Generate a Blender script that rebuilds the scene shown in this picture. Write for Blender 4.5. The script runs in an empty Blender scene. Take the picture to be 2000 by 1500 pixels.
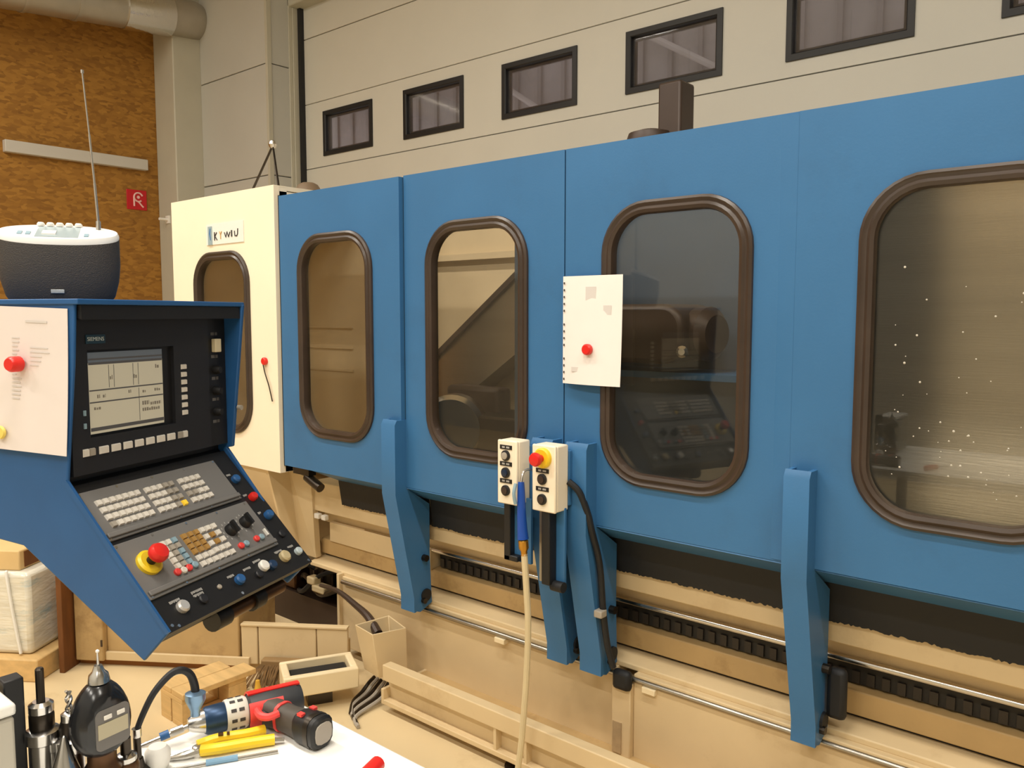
import bpy, bmesh, math, random
from mathutils import Matrix, Vector
random.seed(7)
PI = math.pi
scene = bpy.context.scene
COL = scene.collection

# ------------------------------------------------------------------ camera
cam_d = bpy.data.cameras.new('camera'); cam = bpy.data.objects.new('camera', cam_d); COL.objects.link(cam)
cam_d.sensor_width = 36.0; cam_d.lens = 28.8; cam_d.clip_start = 0.02
cam.location = (0, 0, 1.6)
cam.rotation_euler = (math.radians(90 - 4.823), 0, math.radians(90 - 49.65))
scene.camera = cam

# ------------------------------------------------------------------ world, lights, exposure
world = bpy.data.worlds.new('world'); scene.world = world; world.use_nodes = True
bgn = world.node_tree.nodes['Background']
bgn.inputs[0].default_value = (0.30, 0.29, 0.29, 1); bgn.inputs[1].default_value = 6.0
scene.view_settings.view_transform = 'Standard'; scene.view_settings.look = 'None'
scene.view_settings.gamma = 1.0; scene.view_settings.use_curve_mapping = False
scene.view_settings.exposure = -0.15
LAMP_W = 84.0
LAMP_COL = (1.0, 0.95, 0.86)
LAMPS = [(x, y) for y in (-2.5, 0.4) for x in (-6.2, -3.6, -1.0, 1.6)]
LAMP_Z = 5.30

# ------------------------------------------------------------------ materials
def lin(c):
    return tuple((x / 12.92 if x <= 0.04045 else ((x + 0.055) / 1.055) ** 2.4) for x in [v / 255.0 for v in c])
MATS = {}
def mat(name, rgb, rough=0.5, metal=0.0, var=0.0, scale=6.0, bump=0.0, bscale=60.0, emit=0.0, stretch=(1, 1, 1), dirt=None, spec=None):
    """procedural principled material: rgb is sRGB 0-255; var = brightness mottling; dirt = (rgb, amount, scale)"""
    if name in MATS: return MATS[name]
    m = bpy.data.materials.new(name); m.use_nodes = True; MATS[name] = m
    nt = m.node_tree; N = nt.nodes; Lk = nt.links
    b = N['Principled BSDF']; c = lin(rgb)
    b.inputs['Base Color'].default_value = (*c, 1); b.inputs['Roughness'].default_value = rough
    b.inputs['Metallic'].default_value = metal
    if spec is not None: b.inputs['Specular IOR Level'].default_value = spec
    tc = N.new('ShaderNodeTexCoord'); mp = N.new('ShaderNodeMapping'); mp.inputs['Scale'].default_value = stretch
    Lk.new(tc.outputs['Object'], mp.inputs['Vector'])
    col_out = None
    if var > 0:
        n = N.new('ShaderNodeTexNoise'); n.inputs['Scale'].default_value = scale; n.inputs['Detail'].default_value = 6
        Lk.new(mp.outputs[0], n.inputs['Vector'])
        r = N.new('ShaderNodeValToRGB')
        r.color_ramp.elements[0].position = 0.3; r.color_ramp.elements[1].position = 0.7
        r.color_ramp.elements[0].color = (*[x * (1 - var) for x in c], 1)
        r.color_ramp.elements[1].color = (*[min(1, x * (1 + var)) for x in c], 1)
        Lk.new(n.outputs['Fac'], r.inputs[0]); col_out = r.outputs[0]
    if dirt:
        drgb, amt, dsc = dirt
        n2 = N.new('ShaderNodeTexNoise'); n2.inputs['Scale'].default_value = dsc; n2.inputs['Detail'].default_value = 8
        n2.inputs['Roughness'].default_value = 0.7
        Lk.new(mp.outputs[0], n2.inputs['Vector'])
        r2 = N.new('ShaderNodeValToRGB'); r2.color_ramp.elements[0].position = 0.55; r2.color_ramp.elements[1].position = 0.75
        r2.color_ramp.elements[0].color = (0, 0, 0, 1); r2.color_ramp.elements[1].color = (amt, amt, amt, 1)
        Lk.new(n2.outputs['Fac'], r2.inputs[0])
        mx = N.new('ShaderNodeMixRGB'); mx.inputs[2].default_value = (*lin(drgb), 1)
        if col_out: Lk.new(col_out, mx.inputs[1])
        else: mx.inputs[1].default_value = (*c, 1)
        Lk.new(r2.outputs[0], mx.inputs[0]); col_out = mx.outputs[0]
    if col_out: Lk.new(col_out, b.inputs['Base Color'])
    if bump > 0:
        n3 = N.new('ShaderNodeTexNoise'); n3.inputs['Scale'].default_value = bscale
        Lk.new(mp.outputs[0], n3.inputs['Vector'])
        bp = N.new('ShaderNodeBump'); bp.inputs['Strength'].default_value = bump; bp.inputs['Distance'].default_value = 0.004
        Lk.new(n3.outputs['Fac'], bp.inputs['Height']); Lk.new(bp.outputs[0], b.inputs['Normal'])
    if emit > 0:
        b.inputs['Emission Color'].default_value = (*c, 1); b.inputs['Emission Strength'].default_value = emit
    return m
def glass(name, tint=(0.9, 0.9, 0.88), rough=0.02, ior=1.5, film=0.0, film_rgb=(150, 140, 120)):
    if name in MATS: return MATS[name]
    m = bpy.data.materials.new(name); m.use_nodes = True; MATS[name] = m
    nt = m.node_tree; N = nt.nodes; Lk = nt.links
    N.remove(N['Principled BSDF']); out = N['Material Output']
    t = N.new('ShaderNodeBsdfTransparent'); t.inputs[0].default_value = (*tint, 1)
    g = N.new('ShaderNodeBsdfGlossy'); g.inputs['Roughness'].default_value = rough
    f = N.new('ShaderNodeFresnel'); ge = N.new('ShaderNodeNewGeometry'); mr = N.new('ShaderNodeMapRange')
    mr.inputs['To Min'].default_value = ior; mr.inputs['To Max'].default_value = 1.0 / ior   # same reflectance on both faces of the pane
    Lk.new(ge.outputs['Backfacing'], mr.inputs['Value']); Lk.new(mr.outputs[0], f.inputs[0])
    mx = N.new('ShaderNodeMixShader'); Lk.new(f.outputs[0], mx.inputs[0]); Lk.new(t.outputs[0], mx.inputs[1]); Lk.new(g.outputs[0], mx.inputs[2])
    last = mx
    if film > 0:
        d = N.new('ShaderNodeBsdfDiffuse'); d.inputs[0].default_value = (*lin(film_rgb), 1)
        tc = N.new('ShaderNodeTexCoord'); ns = N.new('ShaderNodeTexNoise'); ns.inputs['Scale'].default_value = 5; ns.inputs['Detail'].default_value = 5
        Lk.new(tc.outputs['Object'], ns.inputs['Vector'])
        ml = N.new('ShaderNodeMath'); ml.operation = 'MULTIPLY'; ml.inputs[1].default_value = film * 2; Lk.new(ns.outputs['Fac'], ml.inputs[0])
        m2 = N.new('ShaderNodeMixShader'); Lk.new(ml.outputs[0], m2.inputs[0]); Lk.new(mx.outputs[0], m2.inputs[1]); Lk.new(d.outputs[0], m2.inputs[2]); last = m2
    Lk.new(last.outputs[0], out.inputs[0])
    return m
def osb_mat():
    m = bpy.data.materials.new('osb_board'); m.use_nodes = True
    nt = m.node_tree; N = nt.nodes; Lk = nt.links; b = N['Principled BSDF']; b.inputs['Roughness'].default_value = 0.65
    tc = N.new('ShaderNodeTexCoord'); mp = N.new('ShaderNodeMapping'); mp.inputs['Scale'].default_value = (1, 11, 26); mp.inputs['Rotation'].default_value = (0.25, 0, 0)
    Lk.new(tc.outputs['Object'], mp.inputs[0])
    nz = N.new('ShaderNodeTexNoise'); nz.inputs['Scale'].default_value = 1.2; Lk.new(mp.outputs[0], nz.inputs['Vector'])
    ad = N.new('ShaderNodeMixRGB'); ad.inputs[0].default_value = 0.55; Lk.new(mp.outputs[0], ad.inputs[1]); Lk.new(nz.outputs['Color'], ad.inputs[2]); ad.blend_type = 'ADD'
    vo = N.new('ShaderNodeTexVoronoi'); vo.inputs['Scale'].default_value = 1.6; Lk.new(ad.outputs[0], vo.inputs['Vector'])
    bw = N.new('ShaderNodeRGBToBW'); Lk.new(vo.outputs['Color'], bw.inputs[0])
    r = N.new('ShaderNodeValToRGB'); e = r.color_ramp.elements
    e[0].position = 0.05; e[0].color = (*lin((128, 86, 26)), 1); e[1].position = 0.95; e[1].color = (*lin((170, 122, 48)), 1)
    k = e.new(0.45); k.color = (*lin((150, 104, 36)), 1)
    Lk.new(bw.outputs[0], r.inputs[0]); Lk.new(r.outputs[0], b.inputs['Base Color'])
    bp = N.new('ShaderNodeBump'); bp.inputs['Strength'].default_value = 0.3; bp.inputs['Distance'].default_value = 0.004
    Lk.new(bw.outputs[0], bp.inputs['Height']); Lk.new(bp.outputs[0], b.inputs['Normal'])
    return m

M_BLUE = mat('blue_enamel', (58, 110, 158), 0.42, spec=0.35, var=0.05, scale=3, dirt=((52, 86, 120), 0.30, 2.2), bump=0.05, bscale=150)
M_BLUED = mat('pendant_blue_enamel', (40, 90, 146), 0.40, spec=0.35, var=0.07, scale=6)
M_CREAM = mat('cream_enamel', (250, 238, 214), 0.42, var=0.02, scale=4)
M_BEIGE = mat('beige_enamel', (216, 193, 152), 0.5, var=0.05, scale=3.5, dirt=((150, 112, 60), 0.4, 2.5))
M_BEIGED = mat('beige_stained', (186, 156, 108), 0.55, var=0.10, scale=5, dirt=((110, 76, 34), 0.6, 3.5))
M_BEIGEL = mat('beige_light', (240, 222, 184), 0.45, var=0.04, scale=5)
M_OCHRE = mat('oil_stained_beige', (150, 112, 56), 0.5, var=0.15, scale=4)
M_RUBBER = mat('black_rubber', (20, 22, 26), 0.6, var=0.1)
M_GASKET = mat('gasket_rubber', (62, 50, 42), 0.33, var=0.15, scale=8)
M_BLACK = mat('black_plastic', (20, 20, 22), 0.5)
M_PANELK = mat('black_panel', (30, 31, 36), 0.5, var=0.05)
M_PANELG = mat('grey_panel', (118, 116, 114), 0.5, var=0.05)
M_STEEL = mat('bright_steel', (205, 203, 200), 0.22, 1.0, var=0.06)
M_STEELB = mat('brushed_stainless', (172, 167, 158), 0.30, 1.0, var=0.10, scale=2, stretch=(0.3, 1, 6), bump=0.1, bscale=40)
M_DSTEEL = mat('dark_steel', (70, 64, 58), 0.35, 0.9, var=0.15)
M_BROWNST = mat('oiled_bronze_steel', (88, 62, 40), 0.35, 0.7, var=0.2)
M_TIP = mat('machine_dark_brown', (64, 50, 42), 0.45, 0.2, var=0.15)
M_RED = mat('red_plastic', (222, 40, 34), 0.35)
M_REDS = mat('red_soft', (232, 70, 66), 0.45)
M_YEL = mat('yellow_plastic', (240, 205, 40), 0.38)
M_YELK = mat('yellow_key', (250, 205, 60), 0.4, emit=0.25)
M_WKEY = mat('white_key', (226, 220, 210), 0.5)
M_GKEY = mat('grey_key', (168, 160, 148), 0.5)
M_OKEY = mat('ochre_key', (172, 132, 70), 0.5)
M_BKEY = mat('pale_blue_key', (140, 168, 182), 0.5)
M_LBLUE = mat('blue_button', (40, 92, 150), 0.4)
M_WHITE = mat('white_plastic', (238, 236, 230), 0.4)
M_PRINT = mat('pale_print', (170, 168, 164), 0.6)
M_PRINTD = mat('dark_print', (60, 56, 54), 0.7)
M_PAPER = mat('paper', (240, 234, 230), 0.35, var=0.02)
M_PAPERG = mat('paper_grey_print', (212, 207, 204), 0.6)
M_WOOD = mat('pallet_wood', (214, 178, 120), 0.7, var=0.12, scale=6, stretch=(1, 6, 6))
M_WOODD = mat('dark_wood', (110, 66, 26), 0.7, var=0.2, scale=6, stretch=(4, 4, 1))
M_WALL = mat('wall_panel_grey', (188, 187, 180), 0.55, var=0.02, scale=2)
M_WALLT = mat('wall_trim_grey', (186, 182, 166), 0.5, var=0.02)
M_GATE = mat('gate_panel_cream', (202, 200, 190), 0.5, var=0.02, scale=2, bump=0.08, bscale=200)
M_DARKIN = mat('dark_joint', (60, 54, 48), 0.8)
M_FLOOR = mat('floor_screed', (222, 200, 158), 0.45, var=0.06, scale=1.6, dirt=((170, 140, 92), 0.5, 3))
M_CEIL = mat('ceiling_sheet', (226, 220, 206), 0.7)
M_FOIL = mat('aluminium_foil', (226, 224, 220), 0.18, 1.0, bump=0.7, bscale=25)
M_DUCT = mat('galvanised_duct', (186, 180, 168), 0.38, 0.75, var=0.08, scale=5, bump=0.15, bscale=18)
M_BRASS = mat('brass', (200, 150, 66), 0.3, 0.9)
M_HOSE = mat('clear_hose', (214, 198, 160), 0.3, var=0.05)
M_TABLE = mat('white_table_top', (250, 249, 244), 0.4, var=0.01)
M_GLASSM = glass('machine_window', (0.92, 0.90, 0.85), 0.02, film=0.02)
M_GLASSW = glass('gate_window', (0.62, 0.60, 0.60), 0.02, 1.6, film=0.10, film_rgb=(150, 142, 136))
M_OSB = osb_mat()

# ------------------------------------------------------------------ mesh helpers
class MB:
    def __init__(s): s.v = []; s.f = []
    def add(s, vs, fs):
        o = len(s.v); s.v += [tuple(p) for p in vs]; s.f += [tuple(i + o for i in f) for f in fs]; return s
    def box(s, x0, x1, y0, y1, z0, z1, M=None):
        vs = [Vector(p) for p in ((x0, y0, z0), (x1, y0, z0), (x1, y1, z0), (x0, y1, z0), (x0, y0, z1), (x1, y0, z1), (x1, y1, z1), (x0, y1, z1))]
        if M: vs = [M @ p for p in vs]
        return s.add(vs, [(0, 3, 2, 1), (4, 5, 6, 7), (0, 1, 5, 4), (1, 2, 6, 5), (2, 3, 7, 6), (3, 0, 4, 7)])
    def prism(s, poly, d0, d1, fn):
        """poly: 2-D points; fn(a, b, d) -> point; extruded from d0 to d1"""
        n = len(poly)
        vs = [fn(a, b, d0) for a, b in poly] + [fn(a, b, d1) for a, b in poly]
        return s.add(vs, [tuple(range(n))[::-1], tuple(range(n, 2 * n))] + [(i, (i + 1) % n, n + (i + 1) % n, n + i) for i in range(n)])
    def lathe(s, prof, origin=(0, 0, 0), axis=(0, 0, 1), seg=24, cap=True):
        """prof: (radius, height) list along axis"""
        ax = Vector(axis).normalized(); t = Vector((1, 0, 0)) if abs(ax.x) < 0.9 else Vector((0, 1, 0))
        e1 = ax.cross(t).normalized(); e2 = ax.cross(e1); o = Vector(origin); vs = []; fs = []
        for r, h in prof:
            for k in range(seg):
                a = 2 * PI * k / seg; vs.append(o + ax * h + (e1 * math.cos(a) + e2 * math.sin(a)) * r)
        for i in range(len(prof) - 1):
            for k in range(seg):
                k2 = (k + 1) % seg; fs.append((i * seg + k, i * seg + k2, (i + 1) * seg + k2, (i + 1) * seg + k))
        if cap: fs.append(tuple(range(seg))[::-1]); fs.append(tuple(range((len(prof) - 1) * seg, len(prof) * seg)))
        return s.add(vs, fs)
    def cyl(s, p0, p1, r, seg=16, r1=None):
        d = Vector(p1) - Vector(p0); return s.lathe([(r, 0), (r if r1 is None else r1, d.length)], p0, d, seg)
    def tube(s, pts, r, seg=10, smooth=4):
        P = [Vector(p) for p in pts]
        if smooth > 1 and len(P) > 2:
            Q = []
            for i in range(len(P) - 1):
                p0 = P[max(i - 1, 0)]; p1 = P[i]; p2 = P[i + 1]; p3 = P[min(i + 2, len(P) - 1)]
                for k in range(smooth):
                    t = k / smooth
                    Q.append(0.5 * ((2 * p1) + (p2 - p0) * t + (2 * p0 - 5 * p1 + 4 * p2 - p3) * t * t + (3 * p1 - p0 - 3 * p2 + p3) * t ** 3))
            P = Q + [P[-1]]
        rs = r if isinstance(r, (list, tuple)) else None
        vs = []; fs = []; up = None
        for i, p in enumerate(P):
            d = (P[min(i + 1, len(P) - 1)] - P[max(i - 1, 0)]).normalized()
            if up is None:
                up = d.cross(Vector((0, 0, 1)) if abs(d.z) < 0.9 else Vector((1, 0, 0))).normalized()
            up = (up - d * up.dot(d)).normalized(); w = d.cross(up)
            rr = r if rs is None else rs[0] + (rs[1] - rs[0]) * i / (len(P) - 1)
            for k in range(seg):
                a = 2 * PI * k / seg; vs.append(p + (up * math.cos(a) + w * math.sin(a)) * rr)
        for i in range(len(P) - 1):
            for k in range(seg):
                k2 = (k + 1) % seg; fs.append((i * seg + k, i * seg + k2, (i + 1) * seg + k2, (i + 1) * seg + k))
        fs.append(tuple(range(seg))[::-1]); fs.append(tuple(range((len(P) - 1) * seg, len(P) * seg)))
        return s.add(vs, fs)
    def loop_sweep(s, pts, nrm, prof, fn):
        """closed 2-D loop with outward normals; prof: closed list of (offset, depth); fn(a,b,d) -> point"""
        n = len(pts); k = len(prof); vs = []; fs = []
        for (px, py), (nx, ny) in zip(pts, nrm):
            for o, d in prof: vs.append(fn(px + nx * o, py + ny * o, d))
        for i in range(n):
            j = (i + 1) % n
            for q in range(k):
                q2 = (q + 1) % k; fs.append((i * k + q, j * k + q, j * k + q2, i * k + q2))
        return s.add(vs, fs)
def rrect(x0, x1, z0, z1, r, seg=8):
    pts = []; nr = []
    for cx, cz, a0 in ((x1 - r, z1 - r, 0), (x0 + r, z1 - r, 90), (x0 + r, z0 + r, 180), (x1 - r, z0 + r, 270)):
        for k in range(seg + 1):
            a = math.radians(a0 + 90 * k / seg); pts.append((cx + r * math.cos(a), cz + r * math.sin(a))); nr.append((math.cos(a), math.sin(a)))
    return pts, nr
def holed_plate(outer, holes, d0, d1, fn):
    """flat plate with holes: outer + holes are 2-D loops; returns MB with thickness d0..d1"""
    bm = bmesh.new(); es = []
    for lp in [outer] + holes:
        vs = [bm.verts.new((a, b, 0)) for a, b in lp]
        for i in range(len(vs)): es.append(bm.edges.new((vs[i], vs[(i + 1) % len(vs)])))
    bmesh.ops.triangle_fill(bm, use_beauty=True, use_dissolve=False, edges=es)
    bm.verts.index_update()
    flat = [(v.co.x, v.co.y) for v in bm.verts]; fc = [tuple(v.index for v in f.verts) for f in bm.faces]
    be = [(e.verts[0].index, e.verts[1].index) for e in bm.edges if len(e.link_faces) == 1]; bm.free()
    n = len(flat); mb = MB()
    vs = [fn(a, b, d0) for a, b in flat] + [fn(a, b, d1) for a, b in flat]
    mb.add(vs, fc + [tuple(i + n for i in f[::-1]) for f in fc] + [(a, b, b + n, a + n) for a, b in be])
    return mb
XZ = lambda a, b, d: (a, d, b)      # profile in the X-Z plane, depth along Y
YZ = lambda a, b, d: (d, a, b)      # profile in the Y-Z plane, extruded along X
XY = lambda a, b, d: (a, b, d)

INV = {}
def mesh_of(mb, name, m, inv=None, bev=0, sharp=35):
    me = bpy.data.meshes.new(name)
    vs = mb.v if inv is None else [tuple(inv @ Vector(p)) for p in mb.v]
    me.from_pydata(vs, [], mb.f); me.update()
    bm = bmesh.new(); bm.from_mesh(me); bmesh.ops.recalc_face_normals(bm, faces=bm.faces); bm.to_mesh(me); bm.free()
    me.polygons.foreach_set('use_smooth', [True] * len(me.polygons)); me.set_sharp_from_angle(angle=math.radians(sharp))
    me.materials.append(m); return me
def obj(name, mb, m, parent=None, local=False, bev=0.0, sharp=35, label=None):
    """one mesh object; world coordinates unless local (= the root's own frame)"""
    inv = None
    root = parent
    if parent is not None:
        while root.parent is not None: root = root.parent
        if not local: inv = INV.get(root.name)
    o = bpy.data.objects.new(name, mesh_of(mb, name, m, inv, sharp=sharp)); COL.objects.link(o)
    if parent is not None: o.parent = parent
    if bev > 0:
        md = o.modifiers.new('bevel', 'BEVEL'); md.width = bev; md.segments = 2; md.limit_method = 'ANGLE'; md.angle_limit = math.radians(40)
    if label: o['label'] = label
    return o
def inst(name, me, parent, M):
    o = bpy.data.objects.new(name, me); COL.objects.link(o); o.parent = parent; o.matrix_local = M; return o
def thing(name, label, cat, loc=(0, 0, 0), rz=0.0, group=None):
    o = bpy.data.objects.new(name, None); COL.objects.link(o); o.empty_display_size = 0.1
    o.location = loc; o.rotation_euler = (0, 0, rz)
    o['label'] = label; o['category'] = cat
    if group: o['group'] = group
    INV[o.name] = (Matrix.Translation(loc) @ Matrix.Rotation(rz, 4, 'Z')).inverted()
    return o
def tag(o, label, cat, group=None):
    o['label'] = label; o['category'] = cat
    if group: o['group'] = group
    return o
def struct(name, mb, m, bev=0.0):
    o = obj(name, mb, m, bev=bev); o['kind'] = 'structure'; return o

# ================================================================== the hall
struct('floor', MB().box(-8.7, 5.1, -4.1, 5.3, -0.15, 0.0), M_FLOOR)
struct('ceiling', MB().box(-8.8, 5.2, -4.2, 5.4, 6.0, 6.15), M_CEIL)
struct('wall_left', MB().box(-8.74, -8.62, -4.1, 5.3, 0, 6.0), M_OSB)
struct('wall_right', MB().box(5.0, 5.12, -4.1, 5.3, 0, 6.0), M_WALL)
struct('wall_front', MB().box(-8.62, 5.0, -4.12, -4.0, 0, 6.0), M_WALL)
# corner column boxed in beside the boards
struct('trim_1', MB().box(-8.62, -8.215, 4.32, 4.70, 0, 6.0), M_WALLT, 0.012)
# wall of sandwich panels between column and gate
wb = struct('wall_back', MB().box(-8.215, -7.02, 4.66, 5.3, 0, 6.0), M_WALL)
zs = [0.0, 0.85, 1.90, 2.95, 4.0, 5.05, 6.0]
for a, b in zip(zs[:-1], zs[1:]):
    obj('wall_panel', MB().box(-8.215, -6.985, 4.62, 4.90, a + 0.004, b - 0.004), M_WALL, wb, bev=0.006)
struct('trim_2', MB().box(-7.01, -6.975, 4.612, 4.66, 0, 6.0), M_WALLT, 0.002)
struct('trim_3', MB().box(-7.02, -6.965, 4.90, 5.0, 0, 4.70).box(-7.0, -6.975, 4.86, 4.90, 0, 4.70), M_WALLT, 0.004)
struct('trim_4', MB().box(-6.966, -6.925, 4.955, 5.02, 0, 4.60), M_BLACK)
struct('trim_5', MB().box(-7.02, 3.2, 4.86, 5.3, 4.58, 6.0), M_WALLT, 0.01)
struct('wall_gate_side', MB().box(1.62, 5.0, 4.86, 5.3, 0, 6.0), M_WALL)
# ------------------------------------------------------------------ sectional gate
gate = struct('door_1', MB().box(-6.925, -6.90, 5.03, 5.07, 0, 4.7).box(1.55, 1.62, 5.0, 5.07, 0, 4.7), M_GATE)
gz = [0.0, 0.56, 1.18, 1.80, 2.42, 3.037, 3.66, 4.285, 4.72]
WX = [-6.635 + 1.1455 * k for k in range(7)]
WZ0, WZ1, WW = 3.137, 3.553, 0.72
for a, b in zip(gz[:-1], gz[1:]):
    if a < 3.0 or a > 3.1:
        s = MB().box(-6.94, 1.6, 5.0, 5.05, a + 0.0035, b - 0.0035)
    else:
        holes = [[(x + 0.02, WZ0 + 0.02), (x + WW - 0.02, WZ0 + 0.02), (x + WW - 0.02, WZ1 - 0.02), (x + 0.02, WZ1 - 0.02)] for x in WX]
        s = holed_plate([(-6.94, a + 0.0035), (1.6, a + 0.0035), (1.6, b - 0.0035), (-6.94, b - 0.0035)], holes, 5.0, 5.05, XZ)
    obj('gate_section', s, M_GATE, gate, bev=0.004 if (a < 3.0 or a > 3.1) else 0)
obj('joint_seal', MB().box(-6.94, 1.6, 5.02, 5.045, 0.0, 3.03).box(-6.94, 1.6, 5.02, 5.045, 3.67, 4.6), M_DARKIN, gate)
for k, x in enumerate(WX):
    pts = [(x + 0.045, WZ0 + 0.045), (x + WW - 0.045, WZ0 + 0.045), (x + WW - 0.045, WZ1 - 0.045), (x + 0.045, WZ1 - 0.045)]; nr = [(-1, -1), (1, -1), (1, 1), (-1, 1)]
    w = struct('window_%d' % (k + 1), MB().loop_sweep(pts, nr, [(0.048, 4.988), (0.048, 5.065), (0.004, 5.065), (0.0, 5.03), (0.006, 4.99), (0.012, 4.985)], XZ), M_BLACK)
    obj('inner_frame', MB().loop_sweep(pts, nr, [(0.0, 5.03), (0.0, 5.045), (-0.018, 5.045), (-0.018, 5.03)], XZ), mat('frame_grey', (86, 84, 86), 0.4), w)
    obj('pane', MB().box(x + 0.04, x + WW - 0.04, 5.018, 5.022, WZ0 + 0.04, WZ1 - 0.04), M_GLASSW, w)
# ------------------------------------------------------------------ outside: neighbouring shed seen through the gate windows
sh = thing('neighbouring_shed', 'grey ribbed sheet metal shed outside, behind the gate windows', 'building', (-2, 9.2, 0))
obj('shed_wall', MB().box(-12, 6, 9.2, 9.4, 0, 6.6), mat('shed_grey', (176, 170, 166), 0.6, var=0.06), sh)
me_rib = mesh_of(MB().box(-0.03, 0.03, -0.04, 0.0, 0, 6.6), 'rib', mat('shed_rib', (158, 151, 147), 0.6))
for k in range(44): inst('rib', me_rib, sh, Matrix.Translation((-9.8 + 0.41 * k, 0, 0)))
for k, (xa, xb) in enumerate(((-9.0, -6.4), (-6.4, -3.6))):
    obj('brace', MB().cyl((xa, 9.05, 5.6), (xb, 9.05, 3.9), 0.04, 8), mat('brace_pale', (196, 190, 184), 0.5), sh)
obj('eave', MB().box(-12, -7.6, 8.2, 9.4, 5.3, 5.42), mat('eave_brown', (92, 70, 52), 0.7), sh)

# ================================================================== ceiling lamps (above the picture)
def ceiling_lamp(k, x, y):
    t = thing('trough_lamp', 'long fluorescent trough lamp hung from the hall ceiling', 'lamp', (x, y, LAMP_Z), 0, 'trough lamps under the hall ceiling')
    obj('housing', MB().prism([(-0.10, 0.02), (0.10, 0.02), (0.05, 0.09), (-0.05, 0.09)], -0.75, 0.75, lambda a, b, d: (x + d, y + a, LAMP_Z + b)), M_WHITE, t)
    obj('diffuser_%d_offscreen' % k, MB().box(x - 0.73, x + 0.73, y - 0.085, y + 0.085, LAMP_Z + 0.005, LAMP_Z + 0.02), mat('lamp_diffuser', (255, 232, 200), 0.5, emit=6.0), t)
    for s in (-0.6, 0.6): obj('hanger', MB().cyl((x + s, y, LAMP_Z + 0.085), (x + s, y, 6.0), 0.006, 6), M_STEEL, t)
    ld = bpy.data.lights.new('hall_lamp_%d_offscreen' % k, 'AREA'); ld.shape = 'RECTANGLE'; ld.size = 1.5; ld.size_y = 0.2; ld.energy = LAMP_W; ld.color = LAMP_COL
    lo = bpy.data.objects.new('hall_lamp_%d_offscreen' % k, ld); COL.objects.link(lo); lo.parent = t; lo.location = (0, 0, -0.005)
for k, (x, y) in enumerate(LAMPS): ceiling_lamp(k + 1, x, y)

# ================================================================== left wall fittings
t = thing('ventilation_duct', 'silver ventilation duct with foil sleeve running along the board wall', 'duct', (-8.2, 3.5, 4.5))
def dz(y): return 4.46 + 0.10 * (y - 2.7)
R = 0.19
obj('pipe', MB().cyl((-8.2, 0.4, dz(0.4)), (-8.2, 3.90, dz(3.90)), R, 28), M_DUCT, t)
for yy in (0.9, 1.9, 2.9, 3.35): obj('joint_ring', MB().cyl((-8.2, yy, dz(yy)), (-8.2, yy + 0.03, dz(yy + 0.03)), R + 0.008, 28), M_DUCT, t)
obj('foil_sleeve', MB().cyl((-8.2, 3.80, dz(3.8)), (-8.2, 4.27, dz(4.27)), R + 0.014, 28), M_FOIL, t)
obj('elbow', MB().tube([(-8.2, 4.25, dz(4.25)), (-8.2, 4.42, dz(4.42)), (-8.21, 4.50, dz(4.5)), (-8.26, 4.585, dz(4.56)), (-8.36, 4.60, dz(4.6)), (-8.5, 4.60, dz(4.6)), (-8.6, 4.60, dz(4.6))], R, 24, 4), M_DUCT, t)
for yy in (1.2, 3.0): obj('hanger_strap', MB().box(-8.205, -8.195, yy, yy + 0.03, dz(yy) + R, 6.0), M_STEEL, t)
tag(obj('cable_trunking', MB().box(-8.62, -8.55, 2.85, 4.19, 3.105, 3.215), mat('trunking_grey', (196, 192, 184), 0.5), bev=0.006), 'light grey cable trunking strip fixed across the board wall', 'trunking')
sg = thing('fire_hose_sign', 'red square fire hose sign with white symbol on the board wall', 'sign', (-8.615, 4.085, 2.80))
obj('plate', MB().box(-8.62, -8.612, 3.98, 4.19, 2.695, 2.90), mat('sign_red', (190, 24, 34), 0.4), sg, bev=0.003)
sym = MB()
ring = [(0.045 * math.cos(a), 0.045 * math.sin(a)) for a in [math.radians(20 + 290 * k / 16) for k in range(17)]]
sym.tube([(-8.610, 4.10 + a, 2.825 + b) for a, b in ring], 0.009, 6, 1)
sym.tube([(-8.610, 4.055, 2.825), (-8.610, 4.055, 2.73)], 0.009, 6, 1)
sym.tube([(-8.610, 4.10, 2.78), (-8.610, 4.135, 2.74), (-8.610, 4.15, 2.725)], 0.009, 6, 1)
sym.lathe([(0.016, 0), (0.016, 0.004)], (-8.611, 4.10, 2.825), (1, 0, 0), 12)
obj('hose_symbol', sym, mat('sign_white', (232, 190, 186), 0.5), sg)
tag(obj('wall_peg', MB().cyl((-8.42, 4.32, 2.60), (-8.42, 4.22, 2.60), 0.014, 10).box(-8.46, -8.38, 4.31, 4.32, 2.56, 2.64), M_WHITE), 'small white peg on the grey corner column', 'peg')

# ================================================================== the big machine
MC = thing('machining_center', 'long blue and beige machining centre with oval-cornered windows in its sliding doors', 'machine', (-1.2, 3.2, 0))
XR = 2.4
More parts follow.
